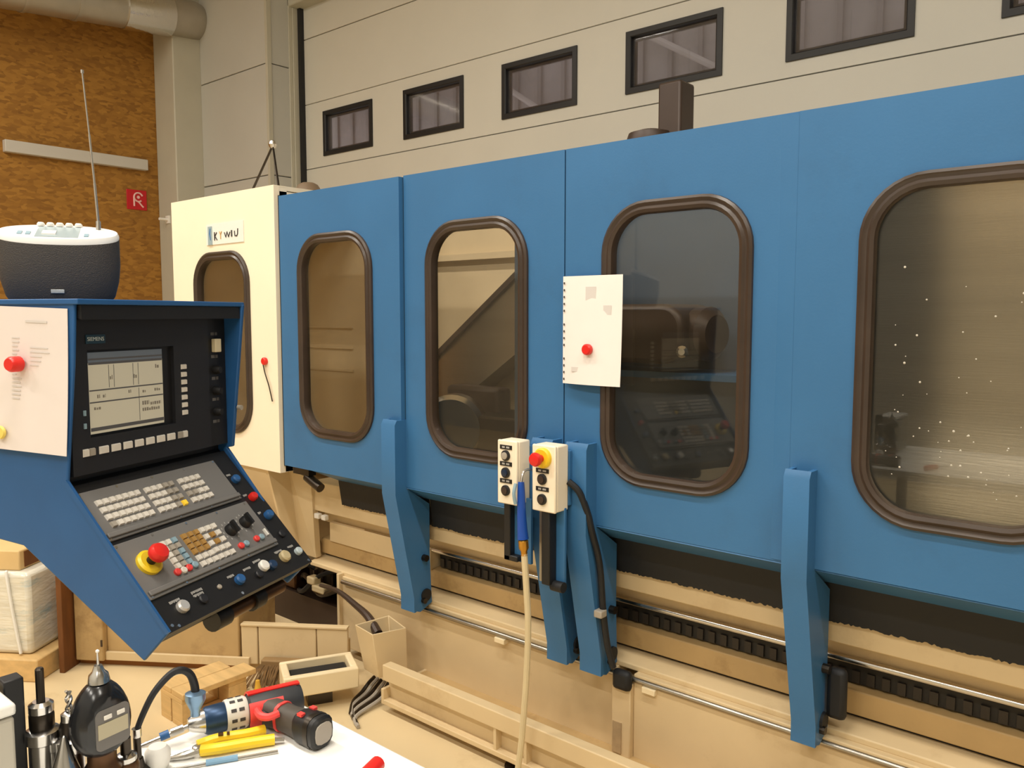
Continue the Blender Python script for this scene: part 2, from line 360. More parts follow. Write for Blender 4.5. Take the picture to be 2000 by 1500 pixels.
# --- bed: horizontal beams stacked behind the brackets
def beam(name, poly, m, x0=-3.28, x1=XR, bev=0.004): return obj(name, MB().prism(poly, x0, x1, YZ), m, MC, bev=bev)
beam('upper_beam', [(2.36, 0.655), (2.36, 0.80), (2.9, 0.80), (2.9, 0.655)], M_BEIGE)
beam('recess_groove', [(2.43, 0.585), (2.43, 0.655), (2.9, 0.655), (2.9, 0.585)], M_BEIGE)
beam('rack_channel', [(2.46, 0.50), (2.46, 0.585), (2.9, 0.585), (2.9, 0.50)], mat('rack_black', (26, 23, 20), 0.6))
beam('middle_beam', [(2.41, 0.432), (2.41, 0.505), (2.46, 0.512), (2.9, 0.512), (2.9, 0.432)], M_BEIGED)
beam('joint_strip', [(2.43, 0.418), (2.43, 0.432), (2.9, 0.432), (2.9, 0.418)], M_RUBBER)
beam('ledge_rail', [(2.34, 0.385), (2.34, 0.405), (2.41, 0.42), (2.9, 0.42), (2.9, 0.385)], M_BEIGE)
obj('upper_guide_rod', MB().cyl((-2.95, 2.415, 0.592), (XR, 2.415, 0.592), 0.011, 12), M_STEEL, MC)
obj('lower_guide_rod', MB().cyl((-3.0, 2.315, 0.368), (XR, 2.315, 0.368), 0.010, 12), M_STEELB, MC)
gr = obj('gear_rack', MB().box(-2.48, XR, 2.44, 2.46, 0.515, 0.575), mat('rack_black', (26, 23, 20), 0.6), MC)
me_t = mesh_of(MB().box(-0.011, 0.011, -0.008, 0, -0.018, 0.018), 'rack_tooth', mat('tooth_dark', (48, 42, 36), 0.5, 0.3))
for k in range(75): inst('rack_tooth', me_t, gr, Matrix.Translation((-2.46 + 0.042 * k + 1.2, 2.44 - 3.2, 0.537)))
# rod clips with small bright plates
for x in (-2.02, -1.36, -0.45):
    obj('rod_clip', MB().box(x - 0.025, x + 0.025, 2.30, 2.345, 0.338, 0.358), M_BEIGEL, MC, bev=0.002)
# bed plates below the ledge
obj('bed_plate', MB().box(-3.02, -1.50, 2.33, 2.42, 0.05, 0.387), M_BEIGE, MC, bev=0.004)
obj('bed_plate', MB().box(-1.425, XR, 2.315, 2.42, 0.05, 0.387), M_BEIGE, MC, bev=0.004)
obj('bed_joint_post', MB().box(-1.50, -1.425, 2.295, 2.42, 0.05, 0.352), M_BEIGE, MC, bev=0.004)
obj('masking_tape', MB().box(-1.493, -1.458, 2.291, 2.2955, 0.10, 0.21), mat('tape_grey', (170, 146, 110), 0.8, var=0.15, scale=30), MC)
obj('end_flange', MB().box(-3.035, -3.018, 2.31, 2.42, 0.05, 0.40), M_BEIGE, MC, bev=0.002)
obj('bed_side_plate', MB().box(-3.20, -2.50, 2.40, 2.47, 0.505, 0.60), M_BEIGE, MC, bev=0.003)
obj('bed_core', MB().box(-3.0, XR, 2.60, 4.3, 0.04, 0.80), M_BEIGED, MC)
# foot channel along the floor
obj('gutter_lip', MB().box(-2.46, XR, 2.09, 2.135, 0.135, 0.20), M_BEIGE, MC, bev=0.004)
obj('gutter_web', MB().box(-2.46, XR, 2.125, 2.135, 0.045, 0.137), M_BEIGE, MC)
obj('gutter_foot', MB().box(-2.46, XR, 2.09, 2.16, 0.035, 0.055), M_BEIGE, MC, bev=0.003)
obj('gutter_floor', MB().box(-2.46, XR, 2.135, 2.335, 0.085, 0.095), M_BEIGED, MC)
obj('gutter_end', MB().box(-2.47, -2.455, 2.09, 2.34, 0.035, 0.098), M_BEIGE, MC, bev=0.002)
for x in (-1.86, -1.72, -0.6): obj('gutter_rib', MB().box(x - 0.006, x + 0.006, 2.094, 2.126, 0.04, 0.137), M_BEIGE, MC)
obj('plinth', MB().box(-2.44, XR, 2.19, 2.34, 0.0, 0.085), M_BEIGE, MC)
obj('levelling_foot', MB().lathe([(0.05, 0), (0.05, 0.012), (0.015, 0.016), (0.015, 0.05)], (-1.78, 2.13, 0.0), (0, 0, 1), 16), M_DSTEEL, MC)
# --- enclosure doors
def door(name, x0, x1, yf, wx0, m, z0=0.91, z1=2.14, wz0=1.085, wz1=1.925, ww=0.458, th=0.03, bev=0.006, ln=None):
    lp, ln_ = rrect(wx0, wx0 + ww, wz0, wz1, 0.135, 9)
    d = obj(name, holed_plate([(x0, z0), (x1, z0), (x1, z1), (x0, z1)], [lp], yf, yf + th, XZ), m, MC, label=ln)
    # folded edge returns
    obj('edge_return', MB().box(x1 - 0.006, x1 - 0.002, yf + 0.028, yf + 0.07, z0, z1 - 0.01).box(x0 + 0.002, x0 + 0.006, yf + 0.028, yf + 0.07, z0, z1 - 0.01).box(x0 + 0.002, x1 - 0.002, yf + 0.028, yf + 0.07, z1 - 0.006, z1 - 0.001), m, d)
    g = [(0.026, 0.004), (0.024, -0.008), (0.016, -0.013), (0.008, -0.008), (0.004, -0.008), (-0.004, -0.014), (-0.014, -0.010), (-0.018, 0.006), (-0.010, 0.03), (0.026, 0.03)]
    obj('window_gasket', MB().loop_sweep(lp, ln_, [(o, yf + q) for o, q in g], XZ), M_GASKET, d)
    ip, _ = rrect(wx0 + 0.004, wx0 + ww - 0.004, wz0 + 0.004, wz1 - 0.004, 0.131, 9)
    obj('window_pane', MB().prism(ip, yf + 0.012, yf + 0.018, XZ), M_GLASSM, d)
    return d
door('sliding_door', -3.235, -2.43, 2.18, -3.075, M_BLUE, z0=0.905, z1=2.135)
door('sliding_door', -2.425, -1.642, 2.20, -2.278, M_BLUE)
door('sliding_door', -1.637, -0.862, 2.20, -1.465, M_BLUE)
door('fixed_front_panel', -0.862, 0.10, 2.197, -0.672, M_BLUE)
door('fixed_front_panel', 0.105, 1.05, 2.20, 0.29, M_BLUE)
obj('end_panel', MB().box(1.05, XR, 2.2, 2.23, 0.91, 2.14), M_BLUE, MC)
cab = door('white_end_cabinet', -4.185, -3.25, 2.165, -3.945, M_CREAM, z0=0.868, z1=2.185, wz0=1.045, wz1=1.885, ln='cream white end cabinet with one oval-cornered window')
obj('cabinet_side', MB().box(-3.285, -3.252, 2.196, 2.30, 0.870, 2.16).box(-4.185, -4.155, 2.17, 4.2, 0.3, 2.185), M_CREAM, MC)
obj('door_seal', MB().box(-3.2505, -3.2345, 2.186, 2.24, 0.90, 2.14), M_RUBBER, MC)
obj('door_seal', MB().box(-2.430, -2.426, 2.202, 2.24, 0.91, 2.135), M_RUBBER, MC)
obj('door_seal', MB().box(-1.643, -1.636, 2.205, 2.24, 0.91, 2.135), M_RUBBER, MC)
# slight vertical crease where the fixed panel overlaps
obj('overlap_strip', MB().prism([(-0.91, 2.2), (-0.895, 2.1975), (-0.862, 2.1965), (-0.862, 2.2)], 0.915, 2.135, XY), M_BLUE, MC)
# --- folded undersides and rubber skirts
for x0, x1, yf in ((-3.03, -2.43, 2.18), (-2.425, -1.642, 2.2), (-1.637, -0.862, 2.2), (-0.862, XR, 2.2)):
    obj('lower_fold', MB().prism([(yf, 0.905), (yf + 0.004, 0.912), (2.33, 0.845), (2.33, 0.837)], x0, x1, YZ), M_BLUE, MC)
    mb = MB(); n = int((x1 - x0) / 0.006); vs = []; fs = []
    for i in range(n + 1):
        x = x0 + (x1 - x0) * i / n; zb = 0.722 + random.uniform(-0.004, 0.003)
        vs += [(x, 2.325, 0.85), (x, 2.345, zb), (x, 2.349, zb), (x, 2.329, 0.85)]
    for i in range(n):
        a = i * 4; b = a + 4
        fs += [(a, b, b + 1, a + 1), (a + 1, b + 1, b + 2, a + 2), (a + 2, b + 2, b + 3, a + 3), (a + 3, b + 3, b, a)]
    mb.add(vs, fs); obj('rubber_skirt', mb, M_RUBBER, MC)
# --- slanted brackets carrying the doors
def bracket(x0, x1, ztop, ytop=2.14, yb=2.235, roller=True):
    prof = [(ytop + 0.065, ztop - 0.002), (ytop + 0.012, ztop - 0.002), (ytop + 0.005, ztop - 0.02), (ytop + 0.005, 0.885), (yb + 0.005, 0.44), (yb + 0.005, 0.385), (yb + 0.035, 0.375), (yb + 0.10, 0.40), (2.325, 0.60), (2.325, 0.82), (2.20, 0.905)]
    b = obj('door_bracket', MB().prism(prof, x0, x0 + 0.012, YZ).prism(prof, x1 - 0.012, x1, YZ), M_BLUE, MC)
    fr = [(ytop + 0.012, ztop), (ytop, ztop - 0.02), (ytop, 0.885), (yb, 0.44), (yb, 0.38), (yb + 0.012, 0.38), (yb + 0.012, 0.44), (ytop + 0.012, 0.887)]
    obj('front_flange', MB().prism(fr, x0 - 0.0004, x1 + 0.0004, YZ), M_BLUE, b)
    if roller:
        obj('roller', MB().cyl((x0 + 0.02, 2.30, 0.44), (x1 + 0.008, 2.30, 0.44), 0.026, 20), M_RUBBER, b)
        obj('roller_bolt', MB().cyl((x1, 2.29, 0.60), (x1 + 0.02, 2.29, 0.60), 0.014, 10), M_DSTEEL, b)
        obj('roller_bolt', MB().cyl((x1, 2.285, 0.42), (x1 + 0.015, 2.285, 0.42), 0.012, 10), M_DSTEEL, b)
bracket(-2.505, -2.425, 1.185)
bracket(-1.735, -1.648, 1.185)
bracket(-1.592, -1.505, 1.185)
bracket(-0.855, -0.785, 1.185, yb=2.245)
obj('wiper_brush', MB().box(-0.78, -0.725, 2.30, 2.335, 0.45, 0.60), M_RUBBER, MC, bev=0.015)
obj('wiper_brush', MB().box(-1.49, -1.42, 2.275, 2.31, 0.33, 0.40), M_RUBBER, MC, bev=0.015)
# --- rear, ends and interior
obj('rear_wall', MB().box(-4.16, XR, 4.2, 4.24, 0.0, 2.10), M_CREAM, MC)
obj('end_wall', MB().box(XR - 0.04, XR, 2.23, 4.2, 0.8, 2.12), M_BLUE, MC)
M_INT = mat('interior_tan', (208, 190, 158), 0.45, var=0.06, scale=3)
obj('chip_guard_sheet', MB().box(-4.15, -3.12, 2.74, 2.76, 0.8, 2.12), M_INT, MC)
for z in (1.30, 1.42, 1.53): obj('guard_rib', MB().box(-4.1, -3.42, 2.733, 2.741, z, z + 0.012), M_INT, MC)
obj('inner_back_sheet', MB().box(-3.1, -2.1, 3.0, 3.02, 0.8, 2.10), M_INT, MC)
obj('inner_cross_bar', MB().box(-3.1, -2.25, 2.96, 3.0, 1.87, 1.90), M_INT, MC)
obj('telescopic_cover', MB().prism([(-3.05, 1.30), (-2.1, 2.0), (-2.1, 1.62), (-3.05, 0.98)], 2.84, 2.98, XZ), M_STEELB, MC)
obj('telescopic_edge', MB().prism([(-3.05, 1.30), (-2.1, 2.0), (-2.1, 1.97), (-3.05, 1.27)], 2.82, 2.84, XZ), M_TIP, MC)
ch = obj('rotary_chuck', MB().lathe([(0.13, 0), (0.15, 0.02), (0.15, 0.10), (0.12, 0.12), (0.12, 0.30)], (-2.52, 2.55, 1.10), (-0.5, 0.8, 0), 32), M_STEEL, MC)
obj('chuck_carriage', MB().box(-2.62, -2.1, 2.62, 2.9, 0.8, 1.16), M_DSTEEL, MC, bev=0.01)
obj('chuck_guard', MB().box(-2.75, -2.42, 2.75, 2.85, 1.02, 1.27), M_TIP, MC, bev=0.02)
M_INTB = mat('interior_slate', (78, 92, 110), 0.35, var=0.1, scale=3)
obj('slate_back_sheet', MB().box(-2.08, -1.0, 2.98, 3.0, 0.8, 2.10), M_INTB, MC)
obj('inner_ledge', MB().box(-2.08, -1.0, 2.72, 2.98, 1.36, 1.385), M_BLUE, MC)
obj('lower_bay', MB().box(-2.0, -1.0, 2.80, 2.97, 0.8, 1.355), M_INTB, MC)
sp = obj('spindle_head', MB().prism(rrect(-1.98, -1.43, 1.42, 1.64, 0.09, 6)[0], 2.62, 2.92, XZ), M_TIP, MC, bev=0.02)
obj('spindle_nose', MB().lathe([(0.10, 0), (0.10, 0.05), (0.07, 0.08), (0.05, 0.08)], (-1.44, 2.77, 1.53), (1, -0.2, 0), 24), M_TIP, sp)
obj('spindle_lamp', MB().lathe([(0.02, 0), (0.022, 0.02), (0.012, 0.03)], (-1.42, 2.61, 1.47), (0.3, -1, 0), 12), M_STEEL, sp)
obj('side_partition', MB().box(-2.11, -2.08, 2.5, 3.02, 0.8, 2.10), M_INTB, MC)
curve = [(2.52, 1.98), (2.57, 1.86), (2.58, 1.6), (2.58, 1.35), (2.56, 1.2), (2.47, 1.02), (2.47, 1.0), (2.49, 1.0), (2.6, 1.2), (2.6, 1.86), (2.54, 1.99)]
obj('stainless_guard', MB().prism(curve, -0.98, 0.9, YZ), M_STEELB, MC, sharp=60)
rd = random.Random(21); mb = MB()
for k in range(70):
    x = rd.uniform(-0.62, -0.22); z = rd.choice((rd.uniform(1.16, 1.34), rd.uniform(1.2, 1.75))); r_ = rd.uniform(0.0012, 0.0032)
    mb.lathe([(r_, 0.0), (r_ * 0.8, 0.0010), (r_ * 0.3, 0.0016)], (x, 2.2089, z), (0, -1, 0), 7)
o = obj('water_drops', mb, mat('water_drop', (206, 200, 188), 0.08), MC); o['kind'] = 'stuff'
obj('guard_partition', MB().box(-1.0, -0.97, 2.45, 3.0, 0.8, 2.1), M_INTB, MC)
tw = obj('column_cover', MB().box(-1.945, -1.829, 3.30, 3.43, 1.0, 2.635), M_TIP, MC, bev=0.012)
obj('motor_cap', MB().lathe([(0.11, 0), (0.11, 0.50), (0.10, 0.53), (0.05, 0.545)], (-1.985, 3.31, 1.89), (0, 0, 1), 24), M_TIP, tw)
# white cabinet underside: sloped sheets and gusset
obj('hopper_sheet', MB().prism([(2.19, 0.868), (2.19, 0.84), (2.55, 0.30), (2.58, 0.30), (2.25, 0.868)], -4.185, -3.40, YZ), M_BEIGE, MC)
obj('hopper_gusset', MB().prism([(2.185, 0.868), (2.32, 0.868), (2.42, 0.45), (2.30, 0.40)], -3.40, -3.385, YZ), M_BEIGE, MC)
obj('hopper_side', MB().add([(-3.385, 2.30, 0.868), (-3.26, 2.34, 0.80), (-3.26, 2.36, 0.42), (-3.385, 2.36, 0.42), (-3.385, 2.33, 0.868), (-3.26, 2.37, 0.80), (-3.26, 2.39, 0.42), (-3.385, 2.39, 0.42)],
    [(0, 1, 2, 3), (7, 6, 5, 4), (0, 4, 5, 1), (1, 5, 6, 2), (2, 6, 7, 3), (3, 7, 4, 0)]), M_BEIGE, MC)
obj('door_latch', MB().cyl((-3.12, 2.22, 0.86), (-3.02, 2.22, 0.82), 0.022, 12).box(-3.20, -3.08, 2.2, 2.24, 0.87, 0.905), M_DSTEEL, MC)
obj('limit_switch', MB().box(-3.235, -3.20, 2.335, 2.36, 0.625, 0.65).box(-3.18, -3.15, 2.335, 2.36, 0.625, 0.65), M_WHITE, MC, bev=0.004)
# top fittings of the end cabinet
ly = thing('lifting_bail', 'thin wire lifting bail with a ball on top of the white end cabinet', 'lifting eye', (-3.95, 2.6, 2.185))
obj('wire', MB().tube([(-4.17, 2.58, 2.187), (-3.90, 2.6, 2.51), (-3.835, 2.6, 2.187)], 0.007, 8, 1), M_DSTEEL, ly)
obj('ball', MB().lathe([(0.004, -0.024), (0.018, -0.017), (0.024, 0), (0.018, 0.017), (0.004, 0.024)], (-3.90, 2.6, 2.515), (0, 0, 1), 14), M_STEEL, ly)
obj('cabinet_roof', MB().box(-4.183, -3.253, 2.197, 4.2, 2.165, 2.185), M_CREAM, MC)
obj('cable_gland', MB().lathe([(0.07, 0), (0.075, 0.05), (0.05, 0.09), (0.03, 0.10)], (-3.62, 2.62, 2.185), (0, 0, 1), 20), mat('gland_grey', (110, 92, 72), 0.5), MC)

# sign on the white cabinet
ns = thing('maker_plate', 'small white maker plate with blue emblem on the white cabinet', 'nameplate', (-3.67, 2.16, 1.99))
obj('plate', MB().box(-3.835, -3.50, 2.161, 2.1645, 1.945, 2.045), M_WHITE, ns)
obj('emblem', MB().box(-3.815, -3.778, 2.158, 2.161, 1.945, 2.035), mat('emblem_pale', (150, 172, 180), 0.5), ns)
obj('emblem_mark', MB().prism([(-3.800, 2.0), (-3.793, 2.025), (-3.789, 2.025), (-3.792, 1.998), (-3.788, 1.968), (-3.791, 1.968)], 2.1565, 2.158, XZ), mat('emblem_blue', (44, 104, 168), 0.5), ns)
gl = MB()
def stroke(mb, pts, y=2.1605, r=0.0035): mb.tube([(a, y, b) for a, b in pts], r, 5, 1)
stroke(gl, [(-3.755, 1.965), (-3.755, 2.005)]); stroke(gl, [(-3.752, 1.985), (-3.735, 2.003)]); stroke(gl, [(-3.752, 1.985), (-3.733, 1.966)])
stroke(gl, [(-3.665, 1.998), (-3.652, 1.975), (-3.640, 2.0), (-3.628, 1.975), (-3.615, 1.998)])
stroke(gl, [(-3.60, 2.005), (-3.60, 1.975)], r=0.005)
stroke(gl, [(-3.575, 2.0), (-3.572, 1.978), (-3.555, 1.976), (-3.548, 1.985), (-3.546, 2.01)])
obj('lettering', gl, M_PRINTD, ns)
g2 = MB(); stroke(g2, [(-3.71, 2.005), (-3.700, 1.99), (-3.690, 2.005)]); stroke(g2, [(-3.700, 1.99), (-3.700, 1.97)])
obj('lettering', g2, mat('ochre_print', (200, 160, 100), 0.6), ns)
mg = tag(obj('round_magnet', MB().lathe([(0.016, 0), (0.018, 0.004), (0.018, 0.014), (0.014, 0.018)], (-3.345, 2.165, 1.385), (0, -1, 0), 16), M_RED), 'small red round magnet on the edge of the white cabinet', 'magnet')
tag(obj('wire_hook', MB().tube([(-3.36, 2.158, 1.375), (-3.34, 2.155, 1.33), (-3.31, 2.155, 1.27), (-3.29, 2.158, 1.20)], 0.003, 6), M_DSTEEL), 'thin wire hanging below red magnet on white cabinet', 'wire')

# sheet with magnet on the third window
sh2 = thing('paper_sheet', 'white sheet with punched margin hung beside the machine window', 'paper', (-1.515, 2.185, 1.375))
mb = MB(); nx, nz = 6, 8; vs = []; fs = []
for j in range(nz + 1):
    for i in range(nx + 1):
        a = i / nx; b = j / nz
        vs.append((-1.632 + 0.231 * a, 2.182 - 0.012 * math.sin(PI * a) * (1 - b) - 0.010 * a * (1 - b) ** 2, 1.374 + 0.352 * b))
for j in range(nz):
    for i in range(nx): k = j * (nx + 1) + i; fs.append((k, k + 1, k + nx + 2, k + nx + 1))
n0 = len(vs); mb.add(vs + [(x, y + 0.0012, z) for x, y, z in vs], fs + [tuple(i + n0 for i in f[::-1]) for f in fs])
obj('sheet', mb, M_PAPER, sh2)
hp = MB()
for k in range(15):
    if k not in (4, 9): hp.box(-1.628, -1.6235, 2.1785, 2.180, 1.385 + k * 0.0225, 1.392 + k * 0.0225)
obj('binding_holes', hp, M_PRINTD, sh2)
obj('faint_print', MB().box(-1.54, -1.50, 2.1793, 2.1797, 1.64, 1.69).box(-1.47, -1.44, 2.1782, 2.1786, 1.60, 1.63).box(-1.59, -1.55, 2.1718, 2.1722, 1.415, 1.43), M_PAPERG, sh2)
tag(obj('round_magnet', MB().lathe([(0.014, 0), (0.018, 0.003), (0.018, 0.014), (0.014, 0.019)], (-1.521, 2.1715, 1.489), (0, -1, 0), 18), M_RED), 'red round magnet holding the sheet on the blue machine door', 'magnet')

# ------------------------------------------------------------------ push-button boxes on the bracket pair
def text_obj(name, body, size, M, m, parent, depth=0.0004):
    cu = bpy.data.curves.new(name, 'FONT'); cu.body = body; cu.size = size; cu.extrude = depth; cu.align_x = 'CENTER'; cu.align_y = 'CENTER'
    o = bpy.data.objects.new(name, cu); COL.objects.link(o)
    dg = bpy.context.evaluated_depsgraph_get(); me = bpy.data.meshes.new_from_object(o.evaluated_get(dg)); bpy.data.objects.remove(o); bpy.data.curves.remove(cu)
    me.materials.clear(); me.materials.append(m); return inst(name, me, parent, M)
def button_box(x0, x1, y0, y1, z0, z1, label, kinds, estop):
    t = thing('push_button_box', label, 'control box', ((x0 + x1) / 2, y1, z0))
    h = 0.012
    obj('housing', MB().prism([(x0, z0 + 0.0), (x1, z0), (x1, z1), (x0, z1)], y0 + h, y1, XZ), M_CREAM, t, bev=0.005)
    obj('cover', MB().prism([(x0 - 0.001, z0 - 0.001), (x1 + 0.001, z0 - 0.001), (x1 + 0.001, z1 + 0.001), (x0 - 0.001, z1 + 0.001)], y0, y0 + h - 0.001, XZ), M_CREAM, t, bev=0.004)
    xc = (x0 + x1) / 2 - 0.004
    for k, (z, kind) in enumerate(kinds):
        if kind == 'label':
            obj('label_plate', MB().box(xc - 0.026, xc + 0.026, y0 - 0.002, y0, z - 0.007, z + 0.007), M_BLACK, t)
            obj('label_print', MB().box(xc - 0.016, xc - 0.004, y0 - 0.0026, y0 - 0.0019, z - 0.003, z + 0.003).box(xc + 0.002, xc + 0.016, y0 - 0.0026, y0 - 0.0019, z - 0.003, z + 0.003), M_PRINT, t)
        else:
            b = obj('push_button', MB().lathe([(0.018, 0), (0.018, 0.006), (0.014, 0.008)], (xc, y0, z), (0, -1, 0), 20), M_BLACK, t)
            obj('button_cap', MB().lathe([(0.012, 0.007), (0.012, 0.012), (0.008, 0.013)], (xc, y0, z), (0, -1, 0), 16), {'light': M_GKEY, 'navy': mat('navy_cap', (24, 42, 66), 0.4), 'dark': M_TIP}[kind], b)
    if estop:
        ez = estop
        obj('stop_ring', MB().lathe([(0.033, 0), (0.033, 0.010), (0.028, 0.014)], (xc + 0.004, y0, ez), (0, -1, 0), 24), M_YEL, t)
        obj('stop_button', MB().lathe([(0.012, 0.010), (0.012, 0.03), (0.021, 0.034), (0.023, 0.044), (0.019, 0.052), (0.008, 0.055)], (xc + 0.004, y0, ez), (0, -1, 0), 24), M_RED, t)
    return t
button_box(-1.805, -1.722, 2.05, 2.122, 0.968, 1.182, 'cream push-button box with three dark round buttons, no emergency stop', [(1.160, 'label'), (1.132, 'light'), (1.104, 'label'), (1.074, 'navy'), (1.046, 'label'), (1.014, 'dark')], None)
button_box(-1.655, -1.562, 2.05, 2.122, 0.966, 1.182, 'cream push-button box with red emergency stop on yellow ring', [(1.100, 'label'), (1.072, 'dark'), (1.040, 'label'), (1.006, 'dark')], 1.142)
obj('mounting_plate', MB().box(-1.80, -1.56, 2.123, 2.139, 0.98, 1.16), M_BLUE, MC, bev=0.002)
obj('conduit_plate', MB().box(-1.775, -1.70, 2.10, 2.112, 0.76, 0.985), M_BLUE, MC, bev=0.002)
obj('conduit_plate', MB().box(-1.66, -1.56, 2.10, 2.112, 0.70, 0.975), M_BLUE, MC, bev=0.002)
obj('cable_channel', MB().box(-1.80, -1.772, 2.075, 2.125, 0.765, 0.975).box(-1.80, -1.74, 2.075, 2.11, 0.765, 0.785), M_BLACK, MC, bev=0.004)
obj('cable_channel', MB().box(-1.625, -1.592, 2.06, 2.10, 0.72, 0.967), M_BLACK, MC, bev=0.004)
obj('steel_edge', MB().box(-1.652, -1.634, 2.085, 2.10, 0.72, 0.965), M_STEELB, MC)
obj('bracket_clamp', MB().cyl((-1.60, 2.09, 0.715), (-1.555, 2.09, 0.715), 0.018, 12), M_RUBBER, MC)
obj('control_cable', MB().tube([(-1.56, 2.12, 1.06), (-1.525, 2.13, 1.03), (-1.505, 2.15, 0.96), (-1.495, 2.16, 0.90), (-1.49, 2.20, 0.78), (-1.488, 2.22, 0.62), (-1.48, 2.235, 0.50), (-1.465, 2.25, 0.42)], 0.011, 10), M_RUBBER, MC)
obj('cable_clip', MB().box(-1.506, -1.475, 2.19, 2.225, 0.60, 0.625), M_GKEY, MC, bev=0.004)
# air gun hanging between the boxes, hose down to the floor
ag = thing('air_blow_gun', 'blue-handled air gun with clear hose hanging between the cream button boxes', 'air gun', (-1.68, 2.03, 0.0))
obj('handle', MB().tube([(-1.690, 2.035, 1.055), (-1.688, 2.033, 1.03), (-1.684, 2.03, 0.96), (-1.680, 2.03, 0.90), (-1.677, 2.03, 0.868)], [0.010, 0.019], 14), mat('cobalt_plastic', (20, 74, 168), 0.35), ag)
obj('trigger', MB().tube([(-1.700, 2.02, 1.05), (-1.698, 2.008, 1.02), (-1.694, 2.012, 0.985)], 0.006, 8), M_BKEY, ag)
obj('hook', MB().tube([(-1.69, 2.035, 1.05), (-1.692, 2.05, 1.085), (-1.69, 2.08, 1.09), (-1.69, 2.125, 1.07)], 0.004, 8), M_STEEL, ag)
obj('brass_fitting', MB().lathe([(0.012, 0), (0.017, 0.006), (0.017, 0.03), (0.011, 0.04), (0.011, 0.055)], (-1.677, 2.03, 0.868), (0.1, 0, -1), 12), M_BRASS, ag)
obj('hose', MB().tube([(-1.672, 2.03, 0.82), (-1.662, 2.03, 0.70), (-1.655, 2.03, 0.58), (-1.662, 2.03, 0.40), (-1.682, 2.03, 0.18), (-1.70, 2.03, 0.02), (-1.60, 1.98, 0.012), (-1.3, 1.95, 0.012)], 0.011, 10), M_HOSE, ag)

# ================================================================== chip tank and trough left of the bed (turned 35 degrees)
ANG = math.radians(34.5)
def TF(a, b, z):   # a along the trough, b away from the viewer
    return Vector((-3.27 + a * math.cos(ANG) - b * math.sin(ANG), 1.91 + a * math.sin(ANG) + b * math.cos(ANG), z))
def tbox(mb, a0, a1, b0, b1, z0, z1):
    vs = [TF(a, b, z) for z in (z0, z1) for a, b in ((a0, b0), (a1, b0), (a1, b1), (a0, b1))]
    return mb.add(vs, [(0, 3, 2, 1), (4, 5, 6, 7), (0, 1, 5, 4), (1, 2, 6, 5), (2, 3, 7, 6), (3, 0, 4, 7)])
tk = thing('chip_conveyor', 'beige chip conveyor tank and low trough at the left foot of the machine', 'conveyor', tuple(TF(-0.1, 0.15, 0)))
obj('tank', tbox(MB(), -0.60, 0.03, 0.0, 0.42, 0.05, 0.46), M_BEIGED, tk, bev=0.006)
obj('tank_post', tbox(MB(), -0.735, -0.60, -0.03, 0.40, 0.03, 0.62), M_BEIGED, tk, bev=0.006)
obj('tank_lip', tbox(MB(), -0.60, 0.08, -0.015, 0.0, 0.03, 0.07), M_BEIGE, tk, bev=0.003)
obj('skid', tbox(MB(), -0.74, 0.03, 0.01, 0.40, 0.0, 0.03), mat('rusty_skid', (140, 86, 30), 0.7, var=0.2), tk)
obj('post_stain', tbox(MB(), -0.61, -0.603, -0.034, -0.029, 0.10, 0.13), M_TIP, tk)
for a0, a1 in ((0.04, 0.115), (0.12, 0.385), (0.39, 0.53)):
    obj('trough_panel', tbox(MB(), a0, a1, 0.0, 0.02, 0.035, 0.215), M_BEIGE, tk, bev=0.004)
obj('trough_rim', tbox(MB(), 0.04, 0.53, -0.006, 0.03, 0.212, 0.222), M_BEIGE, tk, bev=0.002)
obj('trough_back', tbox(MB(), 0.04, 0.53, 0.02, 0.04, 0.0, 0.16), M_BEIGED, tk)
# pump and pipework in the dark gap behind the trough
pm = thing('coolant_pump', 'dark oily coolant pump with hoses in the gap behind the trough', 'pump', (-3.3, 2.46, 0))
def pmx(o): return o
obj('sump', MB().box(-4.1, -3.02, 2.44, 2.95, 0.0, 0.16), M_TIP, pm)
obj('pit_back', MB().box(-4.1, -3.02, 2.93, 2.97, 0.16, 0.80), M_BEIGED, pm)
obj('motor', MB().lathe([(0.05, 0), (0.08, 0.02), (0.08, 0.16), (0.06, 0.18)], (-3.42, 2.56, 0.16), (0, 0, 1), 20), M_DSTEEL, pm)
me_fin = mesh_of(MB().box(-0.004, 0.004, -0.10, 0.10, 0, 0.12), 'fin', M_TIP)
for k in range(6): inst('fin', me_fin, pm, Matrix.Translation((-3.42 + 3.3, 2.56 - 2.46, 0.18)) @ Matrix.Rotation(k * PI / 6, 4, 'Z'))
obj('valve_block', MB().box(-3.36, -3.26, 2.40, 2.46, 0.22, 0.255).box(-3.40, -3.34, 2.40, 2.45, 0.25, 0.29), mat('pale_casting', (214, 196, 156), 0.6, var=0.1), pm, bev=0.008)
obj('pipe', MB().tube([(-3.60, 2.52, 0.20), (-3.50, 2.46, 0.26), (-3.40, 2.44, 0.24), (-3.30, 2.42, 0.21), (-3.10, 2.40, 0.30)], 0.014, 8), M_DSTEEL, pm)
obj('hose', MB().tube([(-3.7, 2.5, 0.17), (-3.62, 2.44, 0.28), (-3.52, 2.45, 0.33), (-3.45, 2.5, 0.30)], 0.018, 8), M_RUBBER, pm)
obj('hose', MB().tube([(-3.55, 2.46, 0.17), (-3.45, 2.42, 0.20), (-3.33, 2.44, 0.30), (-3.2, 2.5, 0.34)], 0.012, 8), M_RUBBER, pm)
obj('brown_cover', MB().box(-3.8, -3.58, 2.46, 2.6, 0.16, 0.30), M_BROWNST, pm, bev=0.01)
